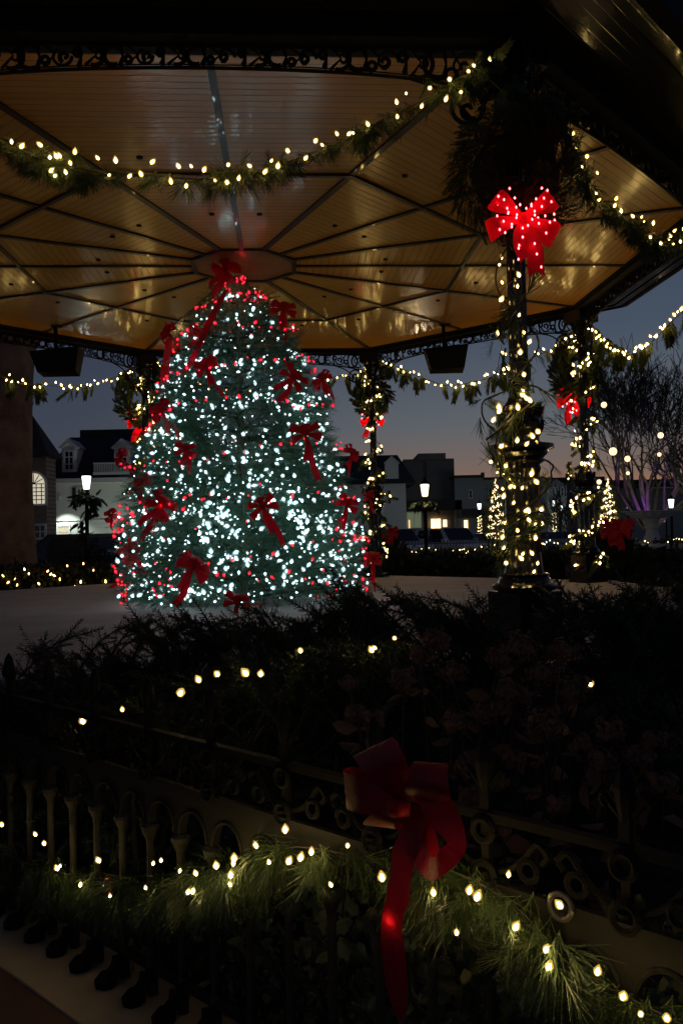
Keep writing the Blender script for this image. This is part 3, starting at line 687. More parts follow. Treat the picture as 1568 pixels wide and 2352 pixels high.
for k in range(2250):
    z = ZF+.08+(4.62-ZF-.08)*(1-(1-random.random())**.64); a = random.uniform(0, 2*PI)
    dz = math.sin(a*3+z*5)+math.sin(a*7-z*3.3)
    if dz < -1.0 and random.random() < .75: continue
    if random.random() < .72:
        zb_, ab_, rb_ = BO_[random.randrange(len(BO_))]; t_ = random.uniform(.55, 1.03); q = rb_*(.35+.65*t_); lat = random.gauss(0, .08)*(.35+rb_*.75)
        pts.append(TC+Vector((q*math.cos(ab_)-lat*math.sin(ab_), q*math.sin(ab_)+lat*math.cos(ab_), max(ZF+.05, zb_+.10*rb_-.26*rb_*t_*t_+.10*rb_*t_**4+random.uniform(0, .05)))))
    else: pts.append(tsurf(a, z, random.choice((1.0, .96, .9, .8))))
for u, v in ((685, 1178), (505, 1180), (470, 1225), (700, 1215)):
    q = P(u, v, 8.78)
    for _ in range(22): pts.append(q+Vector((random.gauss(0, .06), random.gauss(0, .05), random.gauss(0, .07))))
wp = [tsurf(2*PI*t*22, ZF+.1+3.7*t, .97) for t in np.linspace(0, 1, 700)]
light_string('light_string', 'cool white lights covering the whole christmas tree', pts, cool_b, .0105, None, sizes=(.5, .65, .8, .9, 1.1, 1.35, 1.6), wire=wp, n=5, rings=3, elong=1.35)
rpts = []; wr_ = []
for t in np.linspace(0, 1, 330):
    z = ZF+.12+3.75*(1-(1-t)**1.25); a = 2*PI*8*t; zz_ = z+.10*math.sin(a*2.5)*(1-t)
    q = tsurf(a, min(4.66, zz_), 1.05); wr_.append(q)
    if random.random() < .93: rpts.append(q+Vector((random.uniform(-.03, .03), random.uniform(-.03, .03), random.uniform(-.04, .04))))
for k in range(100): rpts.append(tsurf(random.uniform(PI, 2*PI)+random.choice((0, .2)), ZF+.1+random.random()**1.6*1.3, 1.03))
for u, v in ((278, 1385), (283, 1370), (290, 1355), (300, 1340), (290, 1380)): rpts.append(P(u, v, 9.9))
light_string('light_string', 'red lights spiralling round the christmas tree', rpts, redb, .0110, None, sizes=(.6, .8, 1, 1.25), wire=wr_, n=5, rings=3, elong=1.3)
# bows on the tree
BG = 'red ribbon bows on the christmas tree'
tb = [(520, 622, .58, 'big red bow crowning the top of the christmas tree'), (650, 712, .42, 'red bow on the upper right edge of the tree'),
      (390, 765, .42, 'red bow sticking out at the upper left edge of the tree'), (475, 842, .36, 'red bow with pink lit tail on the upper left front of the tree'),
      (672, 868, .46, 'wide dark red bow on the upper right front of the tree'), (738, 872, .36, 'red bow with long tail on the right edge below the topmost ones'),
      (375, 945, .44, 'red bow at left edge level with the back column wreaths'), (700, 998, .46, 'dark red bow at mid height right of the tree centre'),
      (428, 1035, .38, 'dark red bow at mid height left of the tree centre'), (282, 1050, .36, 'red bow with long tail on the far left edge over the white house'),
      (805, 1042, .32, 'red bow on the right edge beside the slim back column'), (330, 1112, .38, 'dark red bow low on the left among white lights'),
      (370, 1165, .50, 'large bright red bow with long tails on the lower left front'), (605, 1165, .46, 'bright red bow at the lower centre front of the tree'),
      (795, 1160, .44, 'red bow on the lower right edge of the tree'), (257, 1185, .34, 'red bow hanging clear of the lower left edge near the street lamp'),
      (303, 1268, .46, 'bright red bow near the floor at lower left'), (447, 1303, .46, 'red bow near the floor left of centre'),
      (852, 1288, .38, 'red bow with pale pink tail near the floor at lower right'), (845, 1140, .24, 'small orange red bow peeping out between tree and slim column'),
      (455, 770, .36, 'red bow tucked in the upper left lights of the tree'), (340, 1000, .30, 'small red bow on the left edge above mid height'),
      (545, 1385, .40, 'low red bow trailing on the floor in front of the tree')]
protos = []
for s_ in range(4):
    pr = make_bow('x', 1.0, 40+s_, red_rib, BG, tails=((250+5*s_, 1.5), (285-3*s_, 2.1+.2*s_)), wd=.36); protos.append(pr)
used = set()
for k, (u, v, s_, lb) in enumerate(tb):
    dx = (u-562)/1971*10.1; z = P(u, v, 9.6).z; r = float(trad(min(max(z, ZF+.2), 4.6)))*1.08
    dy = math.sqrt(max(.02, r*r-dx*dx)) if abs(dx) < r else .05
    Y = TC.y-dy*1.03
    if k == 0: Y = TC.y-.25
    pr = protos[k % 4]
    if k % 4 in used: o = copy_tree(pr)
    else: o = pr; used.add(k % 4)
    o['label'] = lb; o.location = P(u, v, Y); o.scale = (s_*random.uniform(.70, .88), s_*.8, s_*random.uniform(.62, .82))
    o.rotation_euler = (random.uniform(-.3, .35), random.uniform(-.75, .75), math.atan2(dx, dy)*.6)
# long ribbon streamers running down the left of the tree
def streamer(lbl, dpts, Y, wd=.075, m=red_rib):
    pts = smooth_pts([P(u, v, Y+random.uniform(-.03, .03)) for u, v in dpts], 6); b = MB(); wv = []
    for i, p in enumerate(pts): th = i*.35; wv.append(Vector((.9, .5*math.sin(th), .35*math.cos(th*.7))).normalized()*wd)
    b.ribbon(pts, wv); o = b.build('ribbon_streamer', m, smooth=True); tag(o, lbl, 'ribbon', 'red ribbon streamers on the christmas tree'); return o
streamer('red ribbon streamer slanting down the upper left of the tree lights', [(520, 665), (490, 720), (465, 775), (440, 830), (420, 860)], 9.35)
streamer('red ribbon streamer hanging straight down left of the tree top', [(390, 775), (382, 830), (375, 880), (372, 905)], 9.9, .09)
streamer('red ribbon streamer at the bottom left corner of the tree', [(300, 1290), (290, 1320), (262, 1345), (250, 1350)], 9.8, .06)
streamer('red ribbon streamer curling on the floor beneath the tree', [(470, 1395), (520, 1380), (560, 1392), (610, 1385)], 8.9, .05)
# ================================================================ TOWN BEHIND
wall_w = mat('white_clapboard', (.78, .78, .73), .8)
nn_ = wall_w.node_tree; t_ = nn_.nodes.new('ShaderNodeTexCoord'); s_ = nn_.nodes.new('ShaderNodeSeparateXYZ'); m1 = nn_.nodes.new('ShaderNodeMath'); m1.operation = 'MULTIPLY'; m1.inputs[1].default_value = 7
m2 = nn_.nodes.new('ShaderNodeMath'); m2.operation = 'FRACT'; bpn = nn_.nodes.new('ShaderNodeBump'); bpn.inputs['Distance'].default_value = .02; bpn.inputs['Strength'].default_value = .8
nn_.links.new(t_.outputs['Object'], s_.inputs[0]); nn_.links.new(s_.outputs['Z'], m1.inputs[0]); nn_.links.new(m1.outputs[0], m2.inputs[0]); nn_.links.new(m2.outputs[0], bpn.inputs['Height']); nn_.links.new(bpn.outputs[0], nn_.nodes['Principled BSDF'].inputs['Normal'])
wall_g = mat('grey_render', (.20, .18, .165), .9, var=(.5, (.15, .135, .125)))
wall_s = mat('grey_siding', (.26, .27, .28), .85)
brickw = mat('house_brick', (.26, .16, .11), .9)
n = brickw.node_tree; bt = n.nodes.new('ShaderNodeTexBrick'); bt.inputs['Scale'].default_value = 4; bt.inputs['Color1'].default_value = (.28, .17, .12, 1); bt.inputs['Color2'].default_value = (.20, .12, .09, 1); bt.inputs['Mortar'].default_value = (.3, .27, .23, 1)
tcn = n.nodes.new('ShaderNodeTexCoord'); mpn = n.nodes.new('ShaderNodeMapping'); mpn.inputs['Rotation'].default_value = (PI/2, 0, 0); n.links.new(tcn.outputs['Object'], mpn.inputs[0]); n.links.new(mpn.outputs[0], bt.inputs['Vector']); n.links.new(bt.outputs[0], n.nodes['Principled BSDF'].inputs['Base Color'])
roofm = mat('dark_shingles', (.035, .035, .038), .9, bump=(12, .6, .02))
trim = mat('white_trim', (.7, .7, .68), .6)
shutter = mat('dark_shutter', (.02, .03, .025), .6)
glass_d = mat('dark_glass', (.02, .022, .025), .08, spec=.8)
def X(u, v, Y): return P(u, v, Y).x
def Z(u, v, Y): return P(u, v, Y).z
def wbox(b, u0, u1, v0, v1, Y, dep=.1, up=None):   # box with given visible extents, front at Y
    vm = (v0+v1)/2; um = (u0+u1)/2
    b.box(X(u0, vm, Y), X(u1, vm, Y), Y, Y+dep, Z(um, v1, Y), Z(um, v0, Y))
def rel(b, t): 
    o = Vector(t.location); b.v = [tuple(Vector(q)-o) for q in b.v]; return b
def window(t, u0, u1, v0, v1, Y, glass=glass_d, mull=1, rows=2, fw=.06, shut=False):
    x0, x1 = X(u0, v0, Y), X(u1, v0, Y); um = (u0+u1)/2; z0, z1_ = Z(um, v1, Y), Z(um, v0, Y)
    b = MB()
    for a in (x0, x1-fw): b.box(a, a+fw, Y-.05, Y-.002, z0+fw, z1_-fw)
    for a in (z0, z1_-fw): b.box(x0, x1, Y-.055, Y-.002, a, a+fw)
    for k in range(1, mull+1): xx = x0+(x1-x0)*k/(mull+1); b.box(xx-.015, xx+.015, Y-.045, Y-.003, z0+fw, z1_-fw)
    for k in range(1, rows): zz_ = z0+(z1_-z0)*k/rows; b.box(x0+fw, x1-fw, Y-.04, Y-.004, zz_-.015, zz_+.015)
    f = rel(b, t).build('window', trim, t)
    b = MB(); b.box(x0+fw, x1-fw, Y-.02, Y-.006, z0+fw, z1_-fw); rel(b, t).build('pane', glass, f)
    if shut:
        b = MB(); sw = (x1-x0)*.45
        b.box(x0-sw, x0-.03, Y-.04, Y-.003, z0, z1_); b.box(x1+.03, x1+sw, Y-.04, Y-.003, z0, z1_); rel(b, t).build('shutter', shutter, t)
def dormer(t, u0, u1, vt, vb, Y, dep=2.5):
    x0, x1 = X(u0, vb, Y), X(u1, vb, Y); um = (u0+u1)/2; z0 = Z(um, vb, Y); zt = Z(um, vt, Y); ze = zt-(x1-x0)*.45
    b = MB(); xm = (x0+x1)/2
    b.poly([(x0+.08, Y, z0), (x1-.08, Y, z0), (x1-.08, Y, ze), (xm, Y, zt-.08), (x0+.08, Y, ze)], (0, dep, 0)); d = rel(b, t).build('dormer', wall_w, t)
    b = MB(); b.poly([(x0-.02, Y-.1, ze-.02), (xm, Y-.1, zt), (x1+.02, Y-.1, ze-.02), (x1-.1, Y-.1, ze-.05), (xm, Y-.1, zt-.16), (x0+.1, Y-.1, ze-.05)], (0, dep, 0)); rel(b, t).build('dormer_roof', trim, d)
    return d
def house(label, u0, u1, veave, Y, dep, m, name='house', cat='house', extra=0):
    x0, x1 = X(u0, veave, Y), X(u1, veave, Y); ze = Z((u0+u1)/2, veave, Y)
    t = thing(name, label, cat, ((x0+x1)/2, Y+dep/2, 0)); b = MB(); b.box(x0, x1, Y, Y+dep, 0, ze); rel(b, t).build('wall', m, t); return t, x0, x1, ze
# --- white mansard house, left
Y = 31
t, x0, x1, ze = house('white clapboard house with dark mansard roof behind the left street lamp', 128, 420, 1098, Y, 9, wall_w)
zr = Z(200, 1004, Y+1.4)
b = MB(); b.add([(x0-.3, Y-.3, ze), (x1+.3, Y-.3, ze), (x1+.3, Y+9, ze), (x0-.3, Y+9, ze), (x0+.1, Y+1.4, zr), (x1-.1, Y+1.4, zr), (x1-.1, Y+8, zr), (x0+.1, Y+8, zr)], [(0, 1, 5, 4), (1, 2, 6, 5), (2, 3, 7, 6), (3, 0, 4, 7), (4, 5, 6, 7), (0, 3, 2, 1)]); b.box(x0+.3, x1-.3, Y+2, Y+7.5, zr, zr+.35)
rf = rel(b, t).build('roof', roofm, t)
b = MB(); b.box(x0-.32, x1+.32, Y-.38, Y-.002, ze-.16, ze-.003); rel(b, t).build('cornice', trim, t)
for u0, u1 in ((138, 182), (258, 305)):
    d = dormer(t, u0, u1, 1007, 1090, Y-.05); window(t, u0+9, u1-10, 1034, 1082, Y-.055, mull=1, rows=3)
b = MB(); wbox(b, 214, 300, 1062, 1065, Y-.45, .05); wbox(b, 214, 300, 1083, 1090, Y-.45, .05)
for k in range(22): u = 216+k*4; wbox(b, u, u+1.8, 1065, 1083, Y-.44, .03)
rel(b, t).build('balustrade', trim, t)
window(t, 130, 163, 1205, 1236, Y, room_m, 1, 2); window(t, 176, 196, 1120, 1148, Y, shut=True)
b = MB(); wbox(b, 128, 420, 1192, 1194, Y-.04, .037); rel(b, t).build('belt_course', trim, t)
lamp_w = bpy.data.lights.new('wall_wash', 'SPOT')
b = MB(); q = P(133, 1150, 30.7); b.box(q.x-.08, q.x+.08, q.y-.05, q.y+.2, q.z, q.z+.16); rel(b, t).build('wall_lamp', trim, t)
lamp_w.energy = 110; lamp_w.spot_size = math.radians(90); lamp_w.spot_blend = .7; lamp_w.color = (.85, 1, .9)
lo = bpy.data.objects.new('wall_wash_spot', lamp_w); COL.objects.link(lo); lo.location = (q.x+.1, q.y-.35, q.z-.05); lo.rotation_euler = (math.radians(14), math.radians(-8), 0)
for dx_, e_ in ((2.2, 45), (4.2, 35)):  # added spots without fittings, brightening the house front
    l2 = bpy.data.lights.new('wall_wash', 'SPOT'); l2.energy = e_; l2.spot_size = math.radians(150); l2.spot_blend = 1; l2.color = (.85, 1, .9); l2.shadow_soft_size = .1
    o2 = bpy.data.objects.new('wall_wash_spot', l2); COL.objects.link(o2); o2.location = (q.x+dx_, q.y-1.6, .5); o2.rotation_euler = (math.radians(135), 0, 0)
Yg = 46  # added building, keeps horizon glow from showing through the tree
tg, gx0, gx1, gze = house('added dark building blocking sky glow in the gaps of the christmas tree', 425, 700, 1075, Yg, 10, wall_g, 'building', 'building')
b = MB(); wbox(b, 420, 704, 1066, 1076, Yg-.3, 10.6); rel(b, tg).build('roof', roofm, tg); window(tg, 560, 580, 1110, 1150, Yg, glass_d, 1, 2); window(tg, 480, 500, 1110, 1150, Yg, glass_d, 1, 2)
# --- brick house, far left
Y = 25
x0, x1 = X(-160, 1045, Y), X(106, 1045, Y); ze = Z(0, 1045, Y); yb = Y+.84
t = thing('house', 'brick house with steep dark roof and arched lit window beside the thick trunk', 'house', ((x0+x1)/2, Y+3, 0))
b = MB(); b.poly([(x0, Y, 0), (x1, Y, 0), (x1, yb, 0), (x1-2.6, yb, 0), (x1-2.6, Y+7, 0), (x0, Y+7, 0)], (0, 0, ze)); rel(b, t).build('wall', brickw, t)
za, xa_ = Z(78, 955, Y+.4), X(76, 955, Y+.4)
b = MB(); b.add([(x0, Y-.3, ze-.08), (x1+.2, Y-.3, ze-.08), (x1+.2, yb+.15, ze-.08), (x0, yb+.15, ze-.08), (x0, Y+.4, za+.35), (xa_-.5, Y+.4, za+.35), (xa_, Y+.4, za)], [(0, 1, 6, 5, 4), (1, 2, 6), (2, 3, 4, 5, 6), (3, 0, 4), (0, 3, 2, 1)])
b.add([(x0, yb, ze+.1), (x1-2.5, yb, ze+.1), (x1-2.5, Y+7.2, ze+.1), (x0, Y+7.2, ze+.1), (x0+1, Y+4, za+.2), (x1-3.6, Y+4, za+.2)], [(0, 1, 5, 4), (1, 2, 5), (2, 3, 4, 5), (3, 0, 4), (0, 3, 2, 1)]); rel(b, t).build('roof', roofm, t)
# arched window
cx, cz_, rr_ = X(80, 1112, Y), Z(80, 1112, Y), .38; zb = Z(80, 1157, Y)
def arch(r, y, zb_): return [(cx-r, y, zb_), (cx+r, y, zb_)]+[(cx+r*math.cos(a), y, cz_+r*math.sin(a)) for a in np.linspace(0, PI, 14)]
b = MB(); b.poly(arch(rr_, Y-.06, zb-.06), (0, .055, 0)); f = rel(b, t).build('window', trim, t)
b = MB(); b.poly(arch(rr_-.07, Y-.075, zb), (0, .01, 0)); rel(b, t).build('pane', emis('lit_library', (1, .9, .68), .5), f)
b = MB()
for k in range(1, 5): xx = cx-rr_+2*rr_*k/5; b.box(xx-.012, xx+.012, Y-.09, Y-.078, zb, cz_)
for k in range(1, 6): zz_ = zb+(cz_-zb)*k/5; b.box(cx-rr_+.07, cx+rr_-.07, Y-.092, Y-.079, zz_-.012, zz_+.012)
for a in (.5, 1.0, 1.57, 2.1, 2.6): b.tube([(cx, Y-.083, cz_), (cx+.3*math.cos(a), Y-.083, cz_+.3*math.sin(a))], .012, 4)
rel(b, t).build('glazing_bars', shutter, f)
window(t, 50, 108, 1203, 1240, Y, glass_d, 3, 2)
# --- white mansard house, right
Y = 60
t, x0, x1, ze = house('white house with dark mansard roof and blank dormer right of the slim back column', 700, 931, 1113, Y, 12, wall_w)
zr = Z(860, 1046, Y+2)
b = MB(); b.add([(x0-.5, Y-.5, ze), (x1+.7, Y-.5, ze), (x1+.7, Y+12, ze), (x0-.5, Y+12, ze), (x0+.3, Y+2, zr), (x1-.4, Y+2, zr), (x1-.4, Y+10, zr), (x0+.3, Y+10, zr)], [(0, 1, 5, 4), (1, 2, 6, 5), (2, 3, 7, 6), (3, 0, 4, 7), (4, 5, 6, 7), (0, 3, 2, 1)]); rel(b, t).build('roof', roofm, t)
dormer(t, 882, 918, 1047, 1112, Y-.1, 3)
window(t, 888, 898, 1125, 1158, Y, glass_d, 0, 2, shut=False); window(t, 836, 846, 1125, 1158, Y, glass_d, 0, 2)
b = MB(); wbox(b, 700, 931, 1176, 1178, Y-.06, .057); rel(b, t).build('belt_course', trim, t)
# --- flat roofed block
Y = 66
t, x0, x1, ze = house('tall flat roofed grey building with a stepped parapet behind the warm lantern', 925, 1042, 1056, Y, 14, wall_g, 'building', 'building')
b = MB(); wbox(b, 960, 1023, 1041, 1056, Y-.2, 12); wbox(b, 925, 1042, 1054, 1056.5, Y-.1, .09); rel(b, t).build('parapet', wall_g, t)
b = MB(); wbox(b, 926, 1060, 1150, 1172, Y-2, 2); rel(b, t).build('awning', roofm, t)
b = MB(); wbox(b, 932, 1060, 1172, 1226, Y-1.2, 1); rel(b, t).build('shopfront', wall_g, t)
for u0, u1, v0, v1, m in ((932, 968, 1175, 1214, green_shop), (987, 1013, 1190, 1216, shop_m), (1015, 1027, 1192, 1212, shop_m), (936, 942, 1192, 1215, shop_m)):
    window(t, u0, u1, v0, v1, Y-1.25 if m is green_shop else Y-1.4, m, 1, 1, .06)
b = MB(); wbox(b, 977, 978.5, 1060, 1140, Y-.3, .1); rel(b, t).build('flue', dull_iron, t)
# --- low row
Y = 64
t, x0, x1, ze = house('long low shop row with dark roof and chimney behind the parked cars', 1043, 1250, 1096, Y, 12, wall_s, 'building', 'building')
b = MB(); wbox(b, 1040, 1112, 1091, 1097, Y-.3, 12); wbox(b, 1112, 1250, 1095, 1100, Y-.32, 12); rel(b, t).build('roof', roofm, t)
b = MB(); wbox(b, 1106, 1112, 1085, 1096, Y+2, .6); rel(b, t).build('chimney', wall_g, t)
b = MB(); wbox(b, 1060, 1160, 1168, 1185, Y-2, 1.99); rel(b, t).build('awning', roofm, t)
window(t, 1063, 1075, 1193, 1218, Y-.05, shop_m, 0, 1); window(t, 1120, 1130, 1120, 1145, Y-.05, glass_d, 0, 2); window(t, 1075, 1084, 1125, 1145, Y-.05, glass_d, 0, 2)
Y = 62
t, x0, x1, ze = house('pale gabled house right of the nearest column beyond the street lamps', 1255, 1300, 1118, Y, 10, wall_w)
b = MB(); xm = (x0+x1)/2; b.poly([(x0-.1, Y+.0, ze), (x1+.1, Y+.0, ze), (xm, Y, Z(1277, 1100, Y))], (0, 10, 0)); rel(b, t).build('gable', wall_s, t)
window(t, 1268, 1276, 1180, 1212, Y, room_m, 0, 2); window(t, 1286, 1294, 1118, 1140, Y, glass_d, 0, 2, shut=True)
t, x0, x1, ze = house('dark low building with long roof beyond the right hand column', 1300, 1385, 1104, Y+8, 10, wall_s, 'building', 'building')
b = MB(); wbox(b, 1240, 1388, 1096, 1105, Y+7.6, 12); rel(b, t).build('roof', roofm, t)
window(t, 1350, 1362, 1150, 1180, Y+8, glass_d, 1, 2)
t, x0, x1, ze = house('wide dark building with long eaves at the far right behind the bare tree', 1388, 1680, 1118, Y+10, 12, wall_s, 'building', 'building')
b = MB(); wbox(b, 1384, 1690, 1100, 1119, Y+9.5, 13); rel(b, t).build('roof', roofm, t)
b = MB(); wbox(b, 1500, 1690, 1117, 1120, Y+9.3, .18); rel(b, t).build('gutter', trim, t)
window(t, 1515, 1527, 1188, 1200, Y+9.9, emis('dim_window', (1, .7, .4), .25), 0, 1); window(t, 1440, 1452, 1150, 1170, Y+9.9, glass_d, 0, 2)

# ---------------------------------------------------------------- street lamps
def street_lamp(u, v, Y, m, label, wrap=False, green=False, s=1.0, en=0):
    q = P(u, v, Y); t = thing('street_lamp', label, 'street lamp', (q.x, q.y, 0), 'street lamps round the square')
    zc = q.z; b = MB(); b.lathe([(.16, 0), (.16, .1), (.11, .16), (.09, .6), (.06, .65), (.045, zc-.5), (.07, zc-.45), (.05, zc-.4), (.09, zc-.3)], 10); b.build('pole', dull_iron, t)
    b = MB(); b.lathe([(.065, -.20), (.08, -.18), (.12, .12), (.11, .14)], 8, (0, 0, zc)); b.build('lantern', m, t)
    b = MB(); b.lathe([(.14, .141), (.09, .22), (.03, .28), (.02, .34)], 8, (0, 0, zc)); b.build('lantern_cap', dull_iron, t)
    if wrap:
        pts = [Vector((q.x+.11*math.cos(k*.9), q.y+.11*math.sin(k*.9), .5+(zc-1.1)*k/70+random.uniform(-.04, .04))) for k in range(70)]
        light_string('light_string', 'small warm lights wound round the '+wrap, pts, warm_far, .022, 'lights wound round the street lamps', wire=pts, n=5, rings=2)
    if green:
        garland('pine_garland', 'pine swags tied under the lantern of the left street lamp' if green == 1 else 'greenery tied under the warm lantern', [Vector((q.x-.25, q.y-.1, zc-.45)), Vector((q.x, q.y-.12, zc-.38)), Vector((q.x+.28, q.y-.1, zc-.45))], cedar_units, cedar_m, 120, 1.1, .8, .1, None)
        if green == 1: garland('pine_garland', 'pine garland drooping down the pole of the left street lamp', [Vector((q.x+.14*math.cos(k*.8), q.y+.14*math.sin(k*.8), zc-.5-(zc-1.3)*k/12)) for k in range(13)], cedar_units, cedar_m, 45, 1.3, .8, .08, None)
    if en:
        l = bpy.data.lights.new('lantern', 'POINT'); l.energy = en; l.color = (.85, 1, .95) if m is cool_lamp else (1, .75, .45); l.shadow_soft_size = .12
        o = bpy.data.objects.new('lantern_light', l); COL.objects.link(o); o.location = (0, 0, zc+.02); o.parent = t
    return t
street_lamp(199, 1106, 22, cool_lamp, 'bright white street lamp dressed with greenery left of the christmas tree', green=1, en=12)
street_lamp(975, 1124, 24, warm_lamp, 'warm lantern street lamp in front of the grey stepped building', green=2, en=70)
street_lamp(1100, 1162, 50, cool_lamp, 'small white street lamp with lights on its pole beside the lit shrub', wrap='pole of the lamp left of the nearest column', en=110)
street_lamp(1271, 1155, 52, cool_lamp, 'bluish street lamp just right of the nearest column, tallest of three', wrap='pole of the lamp right of the nearest column', en=110)
street_lamp(1287, 1165, 54, cool_lamp, 'plain white street lamp, middle of the three between the two columns', en=110)
street_lamp(1312, 1162, 66, cool_lamp, 'faint bluish street lamp just left of the right hand column')
street_lamp(1441, 1160, 56, cool_lamp, 'small white street lamp left of the fountain bowl')
street_lamp(1528, 1162, 62, cool_lamp, 'small faint street lamp above the fountain bowl, beside a brighter one')
street_lamp(1540, 1155, 34, cool_lamp, 'brightest white street lamp at far right above the fountain', en=110)

# ---------------------------------------------------------------- parked cars
def make_car(label, m, x, y, rz, kind='suv'):
    t = thing('parked_car', label, 'car', (x, y, .006), 'cars parked along the far kerb', rz)
    H = 1.75 if kind == 'suv' else 1.45; L = 4.6; W = .92
    prof_ = {'suv': [(-2.3, .45), (-2.3, .95), (-2.15, 1.05), (-1.95, H-.1), (-1.6, H), (.3, H), (1.0, 1.12), (2.1, .98), (2.3, .8), (2.3, .4)],
             'sedan': [(-2.3, .4), (-2.3, .9), (-1.5, 1.0), (-.95, H-.05), (-.5, H), (.3, H), (1.1, 1.0), (2.1, .85), (2.3, .65), (2.3, .38)]}[kind]
    b = MB(); n_ = len(prof_); vs_ = []
    for s in (-1, 1):
        for px, pz in prof_: vs_.append((px, s*(W if pz < 1.1 else W-.16*(pz-1.0)/.6), pz))
    b.add(vs_, [tuple(range(n_)), tuple(range(2*n_-1, n_-1, -1))]+[(i+1, i, n_+i, n_+i+1) for i in range(n_-1)]+[(0, n_-1, 2*n_-1, n_)])
    b.build('body', m, t)
    b = MB(); a = 1.06
    for s in (-1, 1):
        z0, z1_ = 1.08, H-.09; yy0, yy1 = s*(W-.0), s*(W-.14)
        for xa, xb, xc, xd in ((-1.75, -.75, -.8, -1.6), (-.65, .75, .2, -.65)): b.add([(xa, yy0+s*.004, z0), (xb, yy0+s*.004, z0), (xc, yy1+s*.012, z1_), (xd, yy1+s*.012, z1_)], [(0, 1, 2, 3)])
    b.add([(.98, -W+.12, 1.13), (.98, W-.12, 1.13), (.36, W-.2, H-.03), (.36, -W+.2, H-.03)], [(0, 1, 2, 3)]); b.v = b.v[:-4]+[(q[0]+.02, q[1], q[2]+.02) for q in b.v[-4:]]
    b.build('window', glass_d, t)
    for px in (-1.45, 1.45):
        for s in (-1, 1):
            b = MB(); b.lathe([(.2, -.1), (.33, -.1), (.33, .1), (.2, .1)], 16); T = Matrix.Translation((px, s*(W-.08), .33)) @ Matrix.Rotation(PI/2, 4, 'X'); b.v = [tuple(T @ Vector(q)) for q in b.v]; wh = b.build('wheel', mat('tyre', (.02, .02, .02), .8) if 'tyre' not in bpy.data.materials else bpy.data.materials['tyre'], t)
            b = MB(); b.lathe([(.04, -.11), (.19, -.105), (.19, .105), (.04, .11)], 12); b.v = [tuple(T @ Vector(q)) for q in b.v]; b.build('rim', trim, wh)
    for s in (-1, 1):
        b = MB(); b.box(2.27, 2.315, s*.7-.16, s*.7+.16, .68, .8); b.build('headlight', trim, t)
        b = MB(); b.box(.75, .95, s*(W+.1)-.09, s*(W+.1)+.09, 1.08, 1.24); b.build('wing_mirror', m, t)
    return t
paint = lambda nme, c: mat(nme, c, .35, 0, coat=.6)
silver, pblack, pwhite, pblue = paint('silver_paint', (.78, .79, .80)), paint('black_paint', (.02, .02, .022)), paint('white_paint', (.88, .88, .88)), paint('grey_paint', (.34, .37, .40))
fr = -PI/2+.5
make_car('pale grey parked suv with raised roof right of the warm lantern', silver, X(1035, 1230, 42), 42, fr, 'suv')
make_car('silver parked car partly hidden by the post of the warm lantern', silver, X(975, 1230, 43), 43.5, fr, 'sedan')
make_car('white parked car nearest the slim back column', pwhite, X(905, 1230, 43), 42.5, fr, 'suv')
make_car('low grey parked car just left of the nearest column', pblue, X(1108, 1230, 42), 42.5, fr, 'sedan')
make_car('dark parked car just right of the nearest column', pblue, X(1245, 1230, 42), 42, fr, 'sedan')
make_car('black parked car between the nearest and right hand columns', pblack, X(1298, 1230, 43), 43, fr, 'sedan')
make_car('black parked car in front of the white house beside the thick trunk', pblack, X(140, 1240, 23), 23.5, PI+.15, 'suv')

# ---------------------------------------------------------------- park railings
def railing(label, pa, pb, h, step, m, hoops=False):
    a, c = Vector(pa), Vector(pb); t = thing('railing', label, 'railing', a); d = c-a; L = d.length; d.normalize(); n_ = int(L/step)
    b = MB()
    for zz_ in (.12, h-.14): b.tube([Vector((0, 0, zz_)), d*L+Vector((0, 0, zz_))], .014, 4)
    b.build('rail', m, t)
    me = MB(); me.tube([(0, 0, 0), (0, 0, h-.05)], .011, 4); me.tube([(0, 0, h-.06), (0, 0, h-.03), (0, 0, h+.04)], [.012, .03, .003], 4)
    ob0 = None
    for k in range(n_+1):
        if k < 100:
            if ob0 is None: ob0 = me.build('picket', m, t); o = ob0
            else: o = ob0.copy(); COL.objects.link(o); o.parent = t
            o.location = d*(k*step)
    return t
rail_m = mat('grey_railing', (.12, .12, .12), .5)
railing('low iron railing in front of the parked cars right of the christmas tree', (X(880, 1245, 35), 35, 0), (X(1160, 1245, 35), 35, 0), 1.25, .13, rail_m)
railing('low spiked iron railing under the left street lamp', (X(150, 1250, 21), 21, 0), (X(290, 1250, 21), 21, 0), 1.32, .12, dull_iron)
railing('low iron railing behind the fountain at the far right', (X(1240, 1245, 34), 34, 0), (X(1640, 1245, 34), 34, 0), 1.15, .14, rail_m)

# ---------------------------------------------------------------- hedges behind the bandstand
hedge_units = [leafunit(.10, .06), leafunit(.13, .07)]
hedge_m = mat('hedge_leaves', (.022, .034, .014), .6, var=('island', (.04, .055, .022)))
def hedge(label, x0, x1, y0, y1, h, N, m=hedge_m, name='hedge'):
    cx_, cy_ = (x0+x1)/2, (y0+y1)/2; t = thing(name, label, 'hedge', (cx_, cy_, 0))
    b = MB(); b.box(x0-cx_+.12, x1-cx_-.12, y0-cy_+.12, y1-cy_-.12, 0, h-.15); b.build('branches', twig_m, t)
    T = np.stack([rng.uniform(x0-cx_, x1-cx_, N), rng.uniform(y0-cy_, y1-cy_, N), h*rng.random(N)**.4], 1)
    fr_ = rng.random(N) < .5; T[fr_, 1] = y0-cy_+rng.normal(size=fr_.sum())*.06; T[~fr_, 2] = h+rng.normal(size=(~fr_).sum())*.06
    V, Fc = multi(hedge_units, T, rng.normal(size=(N, 3))+[0, -.4, .5], rng.uniform(.7, 1.3, N)); npmesh('foliage', V, Fc, m, t); return t
